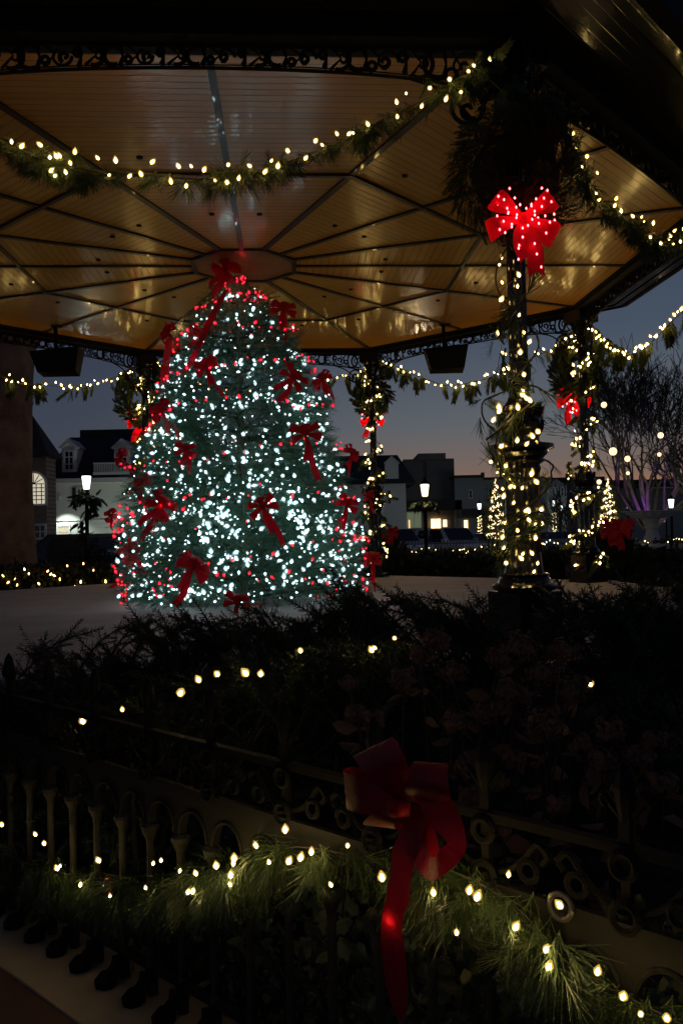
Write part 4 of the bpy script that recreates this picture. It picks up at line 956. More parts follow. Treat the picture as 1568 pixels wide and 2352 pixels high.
hedge('clipped dark hedge with warm lights behind the left floor edge', X(-60, 1300, 16.5), X(262, 1300, 16.5), 16.5, 18.2, .98, 3500)
hl = [(8, 1323), (57, 1308), (67, 1318), (19, 1338), (40, 1344), (90, 1341), (117, 1319), (138, 1331), (192, 1295), (186, 1337), (174, 1348), (243, 1336), (35, 1330), (110, 1312), (215, 1310), (155, 1300), (125, 1322)]
light_string('light_string', 'warm lights scattered over the hedge left of the christmas tree', [P(u, v, 16.35) for u, v in hl], emis('amber_bulb', (1, .52, .16), 9), .017, 'light strings on the hedges', elong=1.7, wire=[P(u, v, 16.4) for u, v in sorted(hl)])
hedge('dark low hedge beyond the floor right of the christmas tree', X(868, 1300, 19), X(1135, 1300, 19), 19, 21, .92, 3000)
hedge('dark low hedge beyond the floor between nearest and right hand columns', X(1235, 1300, 20), X(1330, 1300, 20), 20, 22, .95, 1800)
hedge('dark clipped hedge in front of the fountain basin', X(1362, 1290, 15), X(1700, 1290, 15), 15.5, 17.5, 1.05, 3500)
for lb, pts_ in (('string of small lights on lawn hedge before the parked cars', [(930, 1263), (945, 1267), (955, 1266), (968, 1262), (985, 1259), (1000, 1262), (1040, 1265), (1055, 1262), (1065, 1263), (1075, 1266), (1090, 1263), (1105, 1258), (1118, 1254), (1135, 1249), (1060, 1261), (1070, 1268)]),
                 ('string of small lights on hedge right of the nearest column', [(1238, 1250), (1246, 1248), (1254, 1245), (1262, 1242), (1242, 1246), (1272, 1247), (1280, 1246), (1250, 1250), (1300, 1248), (1312, 1247)]),
                 ('string of small lights beside the fountain foot at far right', [(1480, 1243), (1487, 1245), (1533, 1244), (1540, 1242), (1546, 1240), (1552, 1238), (1558, 1236), (1565, 1240), (1400, 1250), (1410, 1247)])):
    light_string('light_string', lb, [P(u, v+random.uniform(-2, 3), 24) for u, v in pts_], warm_far, .015, 'light strings on the hedges', wire=[P(u, v, 24) for u, v in sorted(pts_)])
hedge('long low hedge carrying small lights before the railing', X(890, 1270, 24), X(1330, 1270, 24), 24.1, 25.3, 1.0, 2500)
hedge('long low hedge carrying small lights behind the fountain foot', X(1385, 1260, 24), X(1475, 1260, 24), 24.1, 25.3, 1.1, 900)
hedge('low hedge with lights at the far right of the fountain', X(1530, 1260, 24), X(1690, 1260, 24), 24.1, 25.3, 1.15, 900)

# ---------------------------------------------------------------- fountain
Yf = 26.5; c = P(1495, 1180, Yf); zt = Z(1495, 1174, Yf); px = Yf/1971
t = thing('fountain', 'grey tiered stone fountain with wide shallow bowl at right', 'fountain', (c.x, Yf, 0))
fst = mat('fountain_stone', (.55, .56, .54), .7, bump=(15, .5, .02))
zb = Z(1495, 1243, Yf)
b = MB(); b.lathe([(.30, zb-.02), (.26, zb+.08), (.2, zb+.2), (.17, zb+.35), (.23, zb+.43), (.16, zb+.52), (.2, zb+.60), (.3, zt-.18)], 20); b.build('pedestal', fst, t)
b = MB(); b.lathe([(.2, zt-.24), (.55, zt-.19), (.72, zt-.10), (.78, zt-.04), (.92, zt-.015), (.92, zt+.01), (.75, zt+.005), (.3, zt-.1)], 36, (0, 0, 0), .04, 18); b.build('bowl', fst, t)
b = MB(); b.lathe([(2.5, 0), (2.5, zb-.14), (2.62, zb-.13), (2.62, zb-.04), (2.2, zb-.04), (2.2, zb-.25), (.32, zb-.25), (.32, zb-.02)], 40); b.build('basin', fst, t)
# a low pale coping in front
b = MB(); x0 = X(1440, 1257, 22); b.box(x0, x0+4.5, 22, 22.35, 0, Z(1500, 1256, 22)); o = b.build('garden_wall', mat('pale_coping', (.42, .42, .40), .8)); tag(o, 'low pale wall running to the right edge below the fountain', 'wall')

# ---------------------------------------------------------------- trees
def bare_tree(label, base, H, stems, lean, seed, r0=.13, depth=6, spread=.5, trunk=None):
    R = random.Random(seed); t = thing('bare_tree', label, 'tree', base); b = MB(); tw = MB()
    def grow(p, d, L, r, lv):
        if lv == 0 or r < .004: return
        n_ = 4 if lv > 2 else 3; pts = [p]; 
        for k in range(n_):
            d = (d+Vector((R.gauss(0, .10), R.gauss(0, .10), R.gauss(.03, .06)))).normalized(); pts.append(pts[-1]+d*L/n_)
        rs = [r*(1-.42*k/n_) for k in range(n_+1)]
        (b if lv > 3 else tw).tube(pts, [max(.011, q) for q in rs], 6 if lv > 3 else 3, cap=False)
        for k in range(2 if lv > 5 else 3):
            ax = Vector((R.gauss(0, 1), R.gauss(0, 1), R.gauss(0, .6))); dd = (d+ax.normalized()*spread*R.uniform(.6, 1.25)).normalized()
            grow(pts[-1] if k == 0 else pts[R.randint(max(1, n_-2), n_)], dd, L*R.uniform(.68, .86), r*.6, lv-1)
    if trunk: b.tube([(0, 0, 0), (0, 0, trunk)], [r0*2.2, r0*1.7], 8)
    for k in range(stems):
        a = 2*PI*k/stems+R.uniform(-.2, .2); l = lean*R.uniform(.5, 1.15)
        grow(Vector((0, 0, trunk or 0)), Vector((math.cos(a)*l, math.sin(a)*l*.6, 1)).normalized(), H*.27, r0, depth)
    b.build('trunk', bark, t); tw.build('crown', twig_m, t); return t
Yt = 38; bc = P(1488, 1195, Yt)
bare_tree('large bare many stemmed tree with purple uplights at right', (bc.x, Yt, 0), 8.8, 13, .85, 12, .10, 7, .50, trunk=1.3)
bc2 = P(1300, 1190, 44); bare_tree('small faint bare tree left of the right hand column', (bc2.x, 44, 0), 4.2, 6, .7, 5, .07, 5, .5, trunk=.5)
bc3 = P(1640, 1190, 37); bare_tree('bare tree at the right edge of the photo', (bc3.x, 37, 0), 6, 6, .6, 8, .11, 6, .45, trunk=.6)
for k, (du, dv, tu, tv) in enumerate(((-55, 0, -35, -75), (10, 0, 0, -130), (45, 0, 30, -90))):
    q = P(1488+du*.9, 1200, Yt-1.2); tgt = P(1488+tu, 1195+tv, Yt)
    s_ = bpy.data.lights.new('uplight', 'SPOT'); s_.energy = 260; s_.color = (.30, .05, 1); s_.spot_size = math.radians(26); s_.spot_blend = .6; s_.shadow_soft_size = .04
    tt = thing('uplight', ('purple ground spotlight left of the bare tree', 'purple ground spotlight at the foot of the bare tree', 'purple ground spotlight right of the bare tree')[k], 'spotlight', (q.x, q.y, 0), 'purple uplights'); zb_ = .25
    b = MB(); b.lathe([(.06, 0), (.07, .05), (.09, .2), (.07, .21)], 10); b.build('housing', dull_iron, tt)
    o = bpy.data.objects.new('uplight_lamp', s_); COL.objects.link(o); o.location = (q.x, q.y, zb_); dv_ = tgt-Vector((q.x, q.y, zb_)); o.rotation_euler = dv_.to_track_quat('-Z', 'Y').to_euler()
# thick trunk at far left, behind the bandstand
tx = X(5, 1100, 18.5); xr = X(76, 1100, 18.5); r = (xr-tx)*.98
t = thing('tree', 'thick brown tree trunk at the left edge behind the bandstand', 'tree', (tx, 18.5, 0)); b = MB(); n_ = 26
pf = [(1.35, 0), (1.12, .4), (1.02, 1.2), (.98, 2.5), (.97, 4), (1.0, 5), (1.05, 5.8)]
vs_ = []
for k, (q, z) in enumerate(pf):
    for j in range(n_): th = 2*PI*j/n_; rr_ = r*q*(1+.05*math.sin(5*th+z)+.03*math.sin(11*th)); vs_.append((rr_*math.cos(th), rr_*math.sin(th), z))
b.add(vs_, [(k*n_+j, k*n_+(j+1) % n_, (k+1)*n_+(j+1) % n_, (k+1)*n_+j) for k in range(len(pf)-1) for j in range(n_)]); b.build('trunk', bark, t, smooth=True)
b = MB(); R = random.Random(3)
for k in range(6):
    a = k*1.05; p = Vector((r*.4*math.cos(a), r*.4*math.sin(a), 5.6)); pts_ = [p]; d = Vector((math.cos(a)*.7, math.sin(a)*.7, 1))
    for j in range(7): d = (d+Vector((R.gauss(0, .15), R.gauss(0, .15), .1))).normalized(); pts_.append(pts_[-1]+d*1.1)
    b.tube(pts_, [.32*(1-j/8) for j in range(8)], 7)
b.build('branches', bark, t)
# small lit conifers
def lit_tree(label, u, v0, v1, wpx, Y, n_):
    c = P(u, v1, Y); H = (v1-v0)*Y/1971; zt_ = P(u, v0, Y).z; zb_ = max(0, c.z-.4); r = wpx*Y/1971; t = thing('lit_conifer', label, 'tree', (c.x, Y, 0), 'small trees wrapped in warm lights')
    b = MB(); b.tube([(0, 0, 0), (0, 0, zt_)], [.07, .01], 6); b.build('trunk', twig_m, t)
    N = 900; tt = 1-np.sqrt(rng.random(N)); A = rng.random(N)*6.28; rr = r*(1-tt)**.8*rng.uniform(.6, 1, N)
    T = np.stack([rr*np.cos(A), rr*np.sin(A), zb_+(zt_-zb_)*tt], 1); V, Fc = multi(fir_units, T, np.stack([np.cos(A), np.sin(A), 0*A-.1], 1), np.full(N, 2.0)); npmesh('foliage', V, Fc, cedar_m, t)
    pts = []
    for k in range(n_):
        q = 1-math.sqrt(1-k/n_) if k % 2 else random.random()**1.3; a = 2*PI*7*q+random.gauss(0, .2); rr_ = r*(1-q)**.8*1.02
        pts.append(Vector((c.x+rr_*math.cos(a), Y+rr_*math.sin(a), zb_+(zt_-zb_)*q+random.gauss(0, .03))))
    light_string('light_string', 'dense warm lights on the '+label.split(' ', 1)[1] if False else 'dense warm lights covering the '+label, pts, warm_far, .02, None, n=5, rings=2, wire=[pts[i] for i in range(0, len(pts), 6)])
lit_tree('cone shaped lit conifer beside the right hand column', 1397, 1103, 1200, 25, 30, 330)
lit_tree('ragged lit conifer tucked behind the nearest column', 1140, 1098, 1215, 24, 32, 260)
# hanging light globes
gm = bulb_mesh('globe', .12, globe_m, 10, 8, 1.0)
for k, (u, v, s_, lb) in enumerate(((1386, 930, .9, 'highest glowing globe of all, near the right hand column wreath'), (1407, 1037, 1.25, 'largest glowing globe of lights left of the bare tree'), (1440, 1054, .95, 'glowing globe right beside the largest one'), (1441, 1087, .6, 'small reddish globe below the middle pair of globes'),
                              (1516, 1000, 1.0, 'glowing globe high on the right among the bare branches'), (1513, 1044, .7, 'dim globe just below the high right globe'), (1375, 1107, .85, 'low glowing globe just above the cone shaped lit conifer'), (1370, 1130, .55, 'small globe close against the right hand column, lowest of all'))):
    q = P(u, v, 29+k*.7); t = thing('light_globe', lb, 'light globe', q, 'glowing globes hung in the bare tree')
    b = MB(); R_ = .115*s_
    vs_ = []; 
    b.lathe([(R_*math.sin(a), -R_*math.cos(a)) for a in np.linspace(.08, PI-.08, 9)], 12); b.build('frame_ball', globe_m, t, smooth=True)
    b = MB()
    for j in range(4):
        a0 = j*PI/4; b.tube([(1.03*R_*math.sin(a)*math.cos(a0), 1.03*R_*math.sin(a)*math.sin(a0), R_*1.03*math.cos(a)) for a in np.linspace(0, 2*PI, 20)], .006*s_, 4)
    b.tube([(0, 0, R_), (.1, .2, R_+1.4)], .006, 4); b.build('hanging_wire', twig_m, t)
# dark red bows beyond the floor, on planters
def planter_bow(lb, u, v, Y, s_, seed):
    q = P(u, v, Y); t = make_bow(lb, s_, seed, red_rib, 'dark red bows on evergreen mounds beyond the floor', [(20, 1.1), (160, 1.1), (-20, 1), (200, 1), (75, .6)], ((250, 1.1), (290, 1.3)), .5, q); return t
planter_bow('wide dark red bow on the shrub mound left of the fountain', 1412, 1212, 14.6, .58, 61)
planter_bow('faint dark red bow low behind the slim back column', 893, 1222, 18.5, .42, 62)
planter_bow('faint red bow right against the foot of the slim back column', 872, 1275, 16, .3, 63)
def mound(lb, u, v, Y, r, h, N, name='evergreen_shrub', units=cedar_units, m=cedar_m, size=1.0, cat='shrub', group=None):
    c = P(u, v, Y); t = thing(name, lb, cat, (c.x, Y, 0), group); A = rng.random(N)*6.28; q = rng.random(N)**.6; E_ = rng.random(N)
    T = np.stack([r*q*np.cos(A), r*q*np.sin(A), h*np.sqrt(np.clip(1-q*q, 0, 1))*(.35+.65*E_**.4)+.03], 1); D = T/np.array([r, r, h])+rng.normal(size=(N, 3))*.3+[0, 0, .3]
    V, Fc = multi(units, T, D, size*rng.uniform(.7, 1.2, N)); npmesh('foliage', V, Fc, m, t)
    b = MB()
    for k in range(9): a = k*.7; b.tube([(0, 0, 0), (r*.5*math.cos(a), r*.5*math.sin(a), h*.6)], [.02, .008], 4)
    b.build('stem', twig_m, t); return t
mound('dark evergreen mound carrying the wide dark red bow', 1405, 1240, 15.2, .75, 1.5, 500)
mound('dark evergreen mound behind the slim back column', 885, 1240, 19, .7, 1.5, 400)
# ================================================================ FOREGROUND: iron fence on the kerb
fence = thing('iron_fence', 'ornate cast iron fence on a stone kerb across the foreground', 'fence', FA)
def fpart(b, nm, m=fence_iron): 
    b.v = [tuple(FDIR*q[0]+FN*q[1]+UPZ*q[2]) for q in b.v]; return b.build(nm, m, fence)
SP = .168; T0 = .03; k0, k1 = -9, 23
b = MB(); b.box(T0+k0*SP, T0+k1*SP, -.014, .014, .985, 1.005); fpart(b, 'top_rail', shaded_iron)
b = MB(); b.box(T0+k0*SP, T0+k1*SP, -.012, .012, .20, .225); fpart(b, 'bottom_rail')
pick = MB(); 
pick.lathe([(.018, .12), (.018, .2), (.013, .23), (.013, .62), (.015, .635), (.022, .65), (.03, .668), (.03, .68), (.018, .69)], 12)
foot = MB()
foot.tube([(0, 0, .20), (0, .035, .17), (0, .065, .135)], [.022, .02, .028], 6); foot.lathe([(.02, .12), (.038, .122), (.04, .14), (.02, .165)], 8, (0, .075, 0)); foot.tube([(-.03, .02, .19), (0, .05, .155), (.03, .02, .19)], .01, 5)
fin = MB()
fin.box(-.012, .012, -.010, .010, 1.004, 1.06); fin.tube([(0, 0, 1.05), (0, 0, 1.085), (0, 0, 1.12), (0, 0, 1.155), (0, 0, 1.175)], [.012, .02, .024, .016, .003], 8)
for s in (-1, 1): fin.tube(smooth_pts([(0, 0, 1.05), (s*.025, 0, 1.075), (s*.045, 0, 1.10), (s*.05, 0, 1.085), (s*.04, 0, 1.075)], 3), .008, 5)
frz = MB()
def ring(b, cx_, cz_, r, th, y=.0): b.tube([(cx_+r*math.cos(a), y, cz_+r*math.sin(a)) for a in np.linspace(0, 2*PI, 15)], th, 5, cap=False)
frz.box(-.010, .010, -.010, .010, .845, .985); ring(frz, 0, .965, .026, .009, .016); ring(frz, 0, .862, .028, .010, .016)
frz.lathe([(.001, 0), (.014, .004), (.014, .012)], 10); 
for s in (-1, 1):
    frz.tube(smooth_pts([(s*.02, 0, .87), (s*.06, 0, .885), (s*.10, 0, .92), (s*.13, 0, .955), (s*.155, 0, .935), (s*.14, 0, .915)], 4), .008, 5)
    ring(frz, s*.11, .895, .022, .008, .006)
frz.v = [q if q[2] > .5 else (q[0], q[1]+.02, q[2]+.862) for q in frz.v]
for k in range(k0, k1+1):
    for nm, src in (('picket', pick), ('foot', foot)):
        b = MB(); b.v = [(q[0]+T0+k*SP, q[1], q[2]) for q in src.v]; b.f = src.f[:]; fpart(b, nm, picket_iron if nm == 'picket' else shaded_iron)
    if k % 2 == 0:
        for nm, src in (('finial', fin), ('scroll_frieze', frz)):
            b = MB(); b.v = [(q[0]+T0+k*SP, q[1], q[2]) for q in src.v]; b.f = src.f[:]; fpart(b, nm, dull_iron if nm == 'finial' else shaded_iron)
for k in range(k0, k1):   # arcade band: each bay a plate with a round arch cut into it
    xa, xb = T0+k*SP, T0+(k+1)*SP; xm = (xa+xb)/2; r = .066
    out = [(xa, .845), (xb, .845), (xb, .688)]+[(xm+r*math.cos(a), .695+r*math.sin(a)*1.25) for a in np.linspace(0, PI, 13)]+[(xa, .688)]
    b = MB(); n_ = len(out)
    # build as quads between top edge and arch
    lower = out[2:]; vs_ = []; 
    up_ = [(xb+(xa-xb)*i/(len(lower)-1), .845) for i in range(len(lower))]
    for y in (-.012, .012):
        vs_ += [(q[0], y, q[1]) for q in lower]+[(q[0], y, q[1]) for q in up_]
    m_ = len(lower); fs = []
    for i in range(m_-1):
        fs += [(i, i+1, m_+i+1, m_+i), (2*m_+i+1, 2*m_+i, 3*m_+i, 3*m_+i+1), (i+1, i, 2*m_+i, 2*m_+i+1), (m_+i, m_+i+1, 3*m_+i+1, 3*m_+i)]
    b.add(vs_, fs)
    for e in np.linspace(.15, PI-.15, 2): pass
    b.tube([(xm+(r+.004)*math.cos(a), .014, .695+(r*1.25+.004)*math.sin(a)) for a in np.linspace(0, PI, 13)], .006, 5)
    fpart(b, 'arch')
b = MB(); b.box(T0+k0*SP, T0+k1*SP, .0125, .020, .835, .852); fpart(b, 'band_moulding')
# lower scroll work on each picket (dark leafy iron)
for k in range(k0, k1):
    xm = T0+(k+.5)*SP; b = MB()
    b.tube(smooth_pts([(xm-.075, 0, .24), (xm-.03, 0, .33), (xm+.03, 0, .34), (xm+.04, 0, .30), (xm+.01, 0, .285)], 4), .009, 5)
    b.tube(smooth_pts([(xm+.075, 0, .24), (xm+.045, 0, .38), (xm-.02, 0, .40), (xm-.045, 0, .37), (xm-.02, 0, .355)], 4), .009, 5)
    fpart(b, 'lower_scroll', dull_iron)

# ---- garland on the fence
gpath = [(-60, 1925), (0, 1955), (70, 1985), (130, 2000), (200, 2020), (270, 2035), (350, 2035), (430, 2020), (500, 2010), (560, 1985), (610, 1955), (680, 1945), (760, 1955), (840, 1975), (920, 1995), (1000, 2000), (1060, 2010), (1120, 2040), (1180, 2080), (1230, 2130), (1280, 2190), (1340, 2240), (1420, 2280), (1500, 2320), (1580, 2360)]
f0 = FA+FN*.05
GP = [onplane(u, v, f0, FN) for u, v in gpath]
garland('pine_garland', 'bushy long needled pine garland draped along the foreground fence', GP, pine_units, needle_m, 165, 1.0, 1.1, .06, None, .002, 9, tangential=.45)
fb = [(5, 1895), (82, 1917), (102, 1938), (132, 1995), (138, 1990), (227, 1977), (185, 2033), (253, 2058), (335, 2040), (370, 1977), (352, 1984), (432, 2050), (443, 2048), (413, 2001), (450, 2007), (528, 2032), (538, 1973), (536, 1984), (497, 1990), (530, 2012), (588, 1943), (655, 1907), (618, 1981), (663, 1979), (690, 1971), (715, 1958), (798, 1943), (760, 2033), (877, 2017), (1045, 1970), (1167, 2010), (1077, 2047), (1095, 2061), (995, 2052), (1048, 2143), (1285, 2080), (1183, 2130), (1253, 2182), (1259, 2222), (1371, 2233), (1430, 2290), (1470, 2330), (1530, 2340)]
FB = [onplane(u, v, FA+FN*.11, FN) for u, v in fb]
light_string('light_string', 'big warm bulbs strung along the foreground pine garland', FB, fore_b, .0054, None, wire=[onplane(u, v+8, FA+FN*.03, FN) for u, v in gpath], elong=1.35, wr=.0015, jit=.5)
# bell hanging from the garland
q = onplane(250, 2035, FA+FN*.10, FN); t = thing('bell_ornament', 'small glossy bell ornament hanging in the garland at left', 'ornament', q)
b = MB(); b.lathe([(.004, .028), (.012, .026), (.017, .01), (.02, -.008), (.028, -.022), (.026, -.022), (.016, .0), (.004, .02)], 16); b.build('bell', mat('bell_metal', (.35, .16, .10), .18, .8), t, smooth=True)
b = MB(); b.tube([(0, 0, .026), (0, 0, .05)], .002, 5); b.build('loop', wire_m, t)
# ring rosette round one bulb
b = MB(); q = onplane(1286, 2082, FA+FN*.035, FN)
b.tube([q+(FDIR*math.cos(a)+UPZ*math.sin(a))*.026 for a in np.linspace(0, 2*PI, 22)], .0065, 6, cap=False); b.v = [tuple(Vector(x)-FA) for x in b.v]; b.build('rosette', mat('bright_iron', (.10, .09, .08), .3, .5), fence)

# ---- big red bow on the fence
BO = FA+FN*.13
def bq(u, v, o=0): return onplane(u, v, BO+FN*o, FN)
bow = thing('red_bow', 'large dark red ribbon bow with long tails tied to the foreground fence', 'bow', bq(935, 1845))
def strip(nm, data, label=None):   # data: (u,v,off, half width vector in photo plane du,dv)
    b = MB(); L_ = []; R_ = []
    for u, v, o, du, dv in data: L_.append(bq(u-du, v-dv, o)); R_.append(bq(u+du, v+dv, o))
    L_, R_ = smooth_pts(L_, 5), smooth_pts(R_, 5); b.ribbon([(a+c)/2 for a, c in zip(L_, R_)], [c-a for a, c in zip(L_, R_)])
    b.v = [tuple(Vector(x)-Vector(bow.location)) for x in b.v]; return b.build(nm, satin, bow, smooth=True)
strip('loop', [(935, 1835, 0, 10, -10), (905, 1790, -.02, 35, -20), (872, 1735, 0, 45, -22), (855, 1715, .03, 45, -22), (885, 1760, .06, 42, -22), (930, 1830, .02, 14, -12)])
strip('loop', [(935, 1845, 0, 6, 16), (880, 1820, -.02, 5, 42), (815, 1808, 0, 4, 46), (792, 1815, .03, 4, 44), (840, 1830, .05, 6, 42), (930, 1850, .02, 6, 16)])
strip('loop', [(935, 1855, 0, 14, 8), (915, 1885, -.02, 32, 8), (885, 1900, 0, 36, 6), (868, 1895, .03, 36, 4), (890, 1875, .05, 28, 10), (935, 1855, .02, 14, 8)])
strip('loop', [(945, 1830, 0, 14, 12), (965, 1800, .02, 40, 14), (985, 1765, .04, 42, 6), (988, 1752, .07, 38, 3), (982, 1790, .10, 46, 8), (980, 1826, .09, 50, 10), (950, 1840, .02, 16, 10)])
strip('loop', [(985, 1825, .05, 44, 3), (1012, 1860, .05, 36, -6), (1035, 1905, .05, 30, -6), (1048, 1940, .06, 22, 6), (1036, 1960, .08, 20, 16), (1010, 1985, .08, 6, 26), (988, 1995, .06, -6, 26), (965, 1965, .03, -20, 8), (958, 1915, .01, -20, 2), (950, 1860, 0, -16, 2)])
strip('tail', [(945, 1850, .01, 14, 4), (948, 1900, .02, 26, 2), (930, 1955, .03, 28, 4), (920, 2010, .04, 24, 4), (912, 2065, .05, 26, 4), (899, 2120, .05, 24, 0), (902, 2180, .05, 26, -2), (910, 2250, .05, 26, 2), (915, 2300, .05, 20, 6), (918, 2340, .05, 10, 8)])
strip('tail', [(955, 1850, .0, 12, 4), (975, 1900, .0, 20, -4), (990, 1945, .01, 16, -6), (1000, 1985, .01, 10, -8)])
b = MB(); q = Vector((0, 0, 0)); b.tube([q+FN*.03-FDIR*.03, q+FN*.045, q+FN*.03+FDIR*.03], [.016, .022, .016], 8); b.build('knot', red_rib, bow, smooth=True)
light_string('light_string', 'single bulb glowing red through the long tail of the foreground bow', [bq(900, 2114, .040)], fore_b, .006, None, wire=[bq(900, 2114, .04), bq(915, 2060, -.05)])

# ---- yew shrubs between fence and bandstand
def yew(lb, tips, Y0, Y1, N, seed, hedge_h=1.0):
    """tips: (u, v, Y) points reached by the shoot ends"""
    u0 = min(q[0] for q in tips); u1 = max(q[0] for q in tips); c = P((u0+u1)/2, 1700, (Y0+Y1)/2)
    t = thing('yew_shrub', lb, 'shrub', (c.x, c.y, .1), 'dark yew shrubs between fence and bandstand'); o = np.array([c.x, c.y, .1]); R = random.Random(seed)
    bt_ = MB(); TT = []; DD = []; SS = []
    for u, v, Y in tips:
        tip = P(u, v, Y); sg = 1 if R.random() < .8 else -1; root = Vector((tip.x+sg*R.uniform(.12, .34), Y+R.uniform(-.1, .3), max(.3, tip.z-R.uniform(.20, .42))))
        ln = Vector((R.uniform(-.25, .05), R.uniform(-.1, .1), 0)); mid = root.lerp(tip, .55)+Vector((0, 0, R.uniform(.0, .07))); pts = smooth_pts([root, mid, tip], 6)
        bt_.tube([q-Vector(o) for q in pts], [.006*(1-.7*i/len(pts)) for i in range(len(pts))], 4)
        for i in range(2, len(pts)):
            d = (pts[i]-pts[i-1]).normalized()
            for s in range(3):
                q = pts[i-1].lerp(pts[i], R.random()); TT.append(q[:]); dd = d*1.0+Vector((R.gauss(0, .75), R.gauss(0, .4), R.gauss(-.1, .5))); DD.append(dd[:]); SS.append(R.uniform(.30, .62)*(1.15-.55*i/len(pts)))
        TT.append(pts[-2][:]); DD.append((pts[-1]-pts[-2])[:]); SS.append(.8)
    for _ in range(int(N*1.5)):   # body
        u, v, Y = tips[R.randrange(len(tips))]; tip = P(u, v, Y); k = R.random()**.7
        TT.append((tip.x+R.gauss(0, .16), Y+R.uniform(-.25, .35), max(.15, tip.z-.17-k*(tip.z-.2)))); DD.append((R.gauss(-.2, .9), R.gauss(-.3, .6), R.gauss(.25, .45))); SS.append(R.uniform(.5, .85))
    V, Fc = multi(yew_units, np.array(TT)-o, np.array(DD), np.array(SS)); npmesh('foliage', V, Fc, yew_m, t)
    b2 = MB()
    for k in range(8): a = k*.8; b2.tube([(.05*math.cos(a), .05*math.sin(a), 0), (.3*math.cos(a), .2*math.sin(a), .7)], [.02, .008], 5)
    b2.build('stem', twig_m, t); bt_.build('shoot', twig_m, t); return t
R = random.Random(21)
def more(tips, n_, du=28, dv=40): 
    out = list(tips)
    for _ in range(n_): u, v, Y = tips[R.randrange(len(tips))]; out.append((u+R.gauss(0, du), v+abs(R.gauss(0, dv))+8, Y+R.uniform(-.25, .25)))
    return out
yew('yew shrub at far left behind the first fence finials', more([(30, 1545, 4.4), (100, 1480, 4.5), (150, 1540, 4.3), (60, 1600, 4.2)], 24), 4.2, 4.8, 330, 1)
yew('yew shrub with long shoots arching over the pale floor at left', more([(195, 1455, 4.6), (300, 1510, 4.4), (240, 1490, 4.5), (330, 1540, 4.3), (215, 1500, 4.4)], 30), 4.3, 4.8, 380, 2)
yew('tall yew shrub with horizontal shoots under the left of the tree', more([(318, 1425, 4.3), (375, 1440, 4.3), (430, 1412, 4.3), (350, 1450, 4.2), (480, 1430, 4.3), (530, 1425, 4.3)], 44), 4.0, 4.6, 520, 3)
yew('yew shrub directly below the middle of the christmas tree', more([(590, 1408, 4.2), (640, 1420, 4.2), (700, 1400, 4.2), (560, 1440, 4.2), (670, 1440, 4.1)], 36, 30, 35), 3.9, 4.5, 480, 4)
yew('yew shrub with a tall shoot rising over the lower right of the tree', more([(775, 1350, 4.1), (830, 1345, 4.1), (800, 1400, 4.1), (770, 1420, 4.0), (860, 1400, 4.1)], 40, 28, 38), 3.8, 4.4, 500, 5)
yew('yew shrub between christmas tree and nearest column', more([(910, 1370, 4.2), (960, 1385, 4.2), (1000, 1378, 4.2), (1060, 1400, 4.2), (1095, 1372, 4.2), (1090, 1410, 4.1)], 44, 28, 36), 3.9, 4.5, 560, 6)
yew('yew shrub right of the nearest column with shoots crossing the floor', more([(1290, 1350, 4.1), (1340, 1372, 4.1), (1300, 1400, 4.1), (1270, 1425, 4.0), (1390, 1380, 4.2)], 40, 26, 34), 3.8, 4.5, 480, 7)
yew('dense dark yew shrub at the right edge of the photo', more([(1440, 1355, 4.2), (1490, 1340, 4.3), (1540, 1330, 4.2), (1590, 1320, 4.2), (1520, 1400, 4.0), (1450, 1420, 4.0)], 60, 30, 50), 3.8, 4.6, 700, 8)
yew('lower yew shrub in the dark behind the fence at centre left', more([(180, 1640, 3.8), (280, 1600, 3.7), (380, 1570, 3.6), (480, 1560, 3.6), (100, 1650, 3.9)], 60, 45, 50), 3.4, 3.9, 620, 9)
yew('lower yew shrub in the dark behind the fence at centre', more([(580, 1530, 3.5), (680, 1520, 3.5), (760, 1500, 3.5), (840, 1490, 3.5), (900, 1480, 3.5)], 60, 45, 50), 3.2, 3.8, 620, 10)
yl = [(50, 1600, 4.0), (238, 1623, 3.55), (322, 1598, 3.5), (445, 1562, 3.4), (523, 1522, 3.4), (583, 1520, 3.4), (614, 1522, 3.4), (483, 1535, 3.5), (697, 1475, 3.75), (848, 1472, 3.5), (855, 1468, 3.6), (897, 1448, 3.7), (1305, 1541, 3.2), (955, 1470, 3.6)]
light_string('light_string', 'few warm bulbs half hidden in the dark yew shrubs', [P(*q)-Vector((0, .28, 0)) for q in yl], warm_b, .0085, None, wire=[P(*q) for q in yl], elong=1.2)

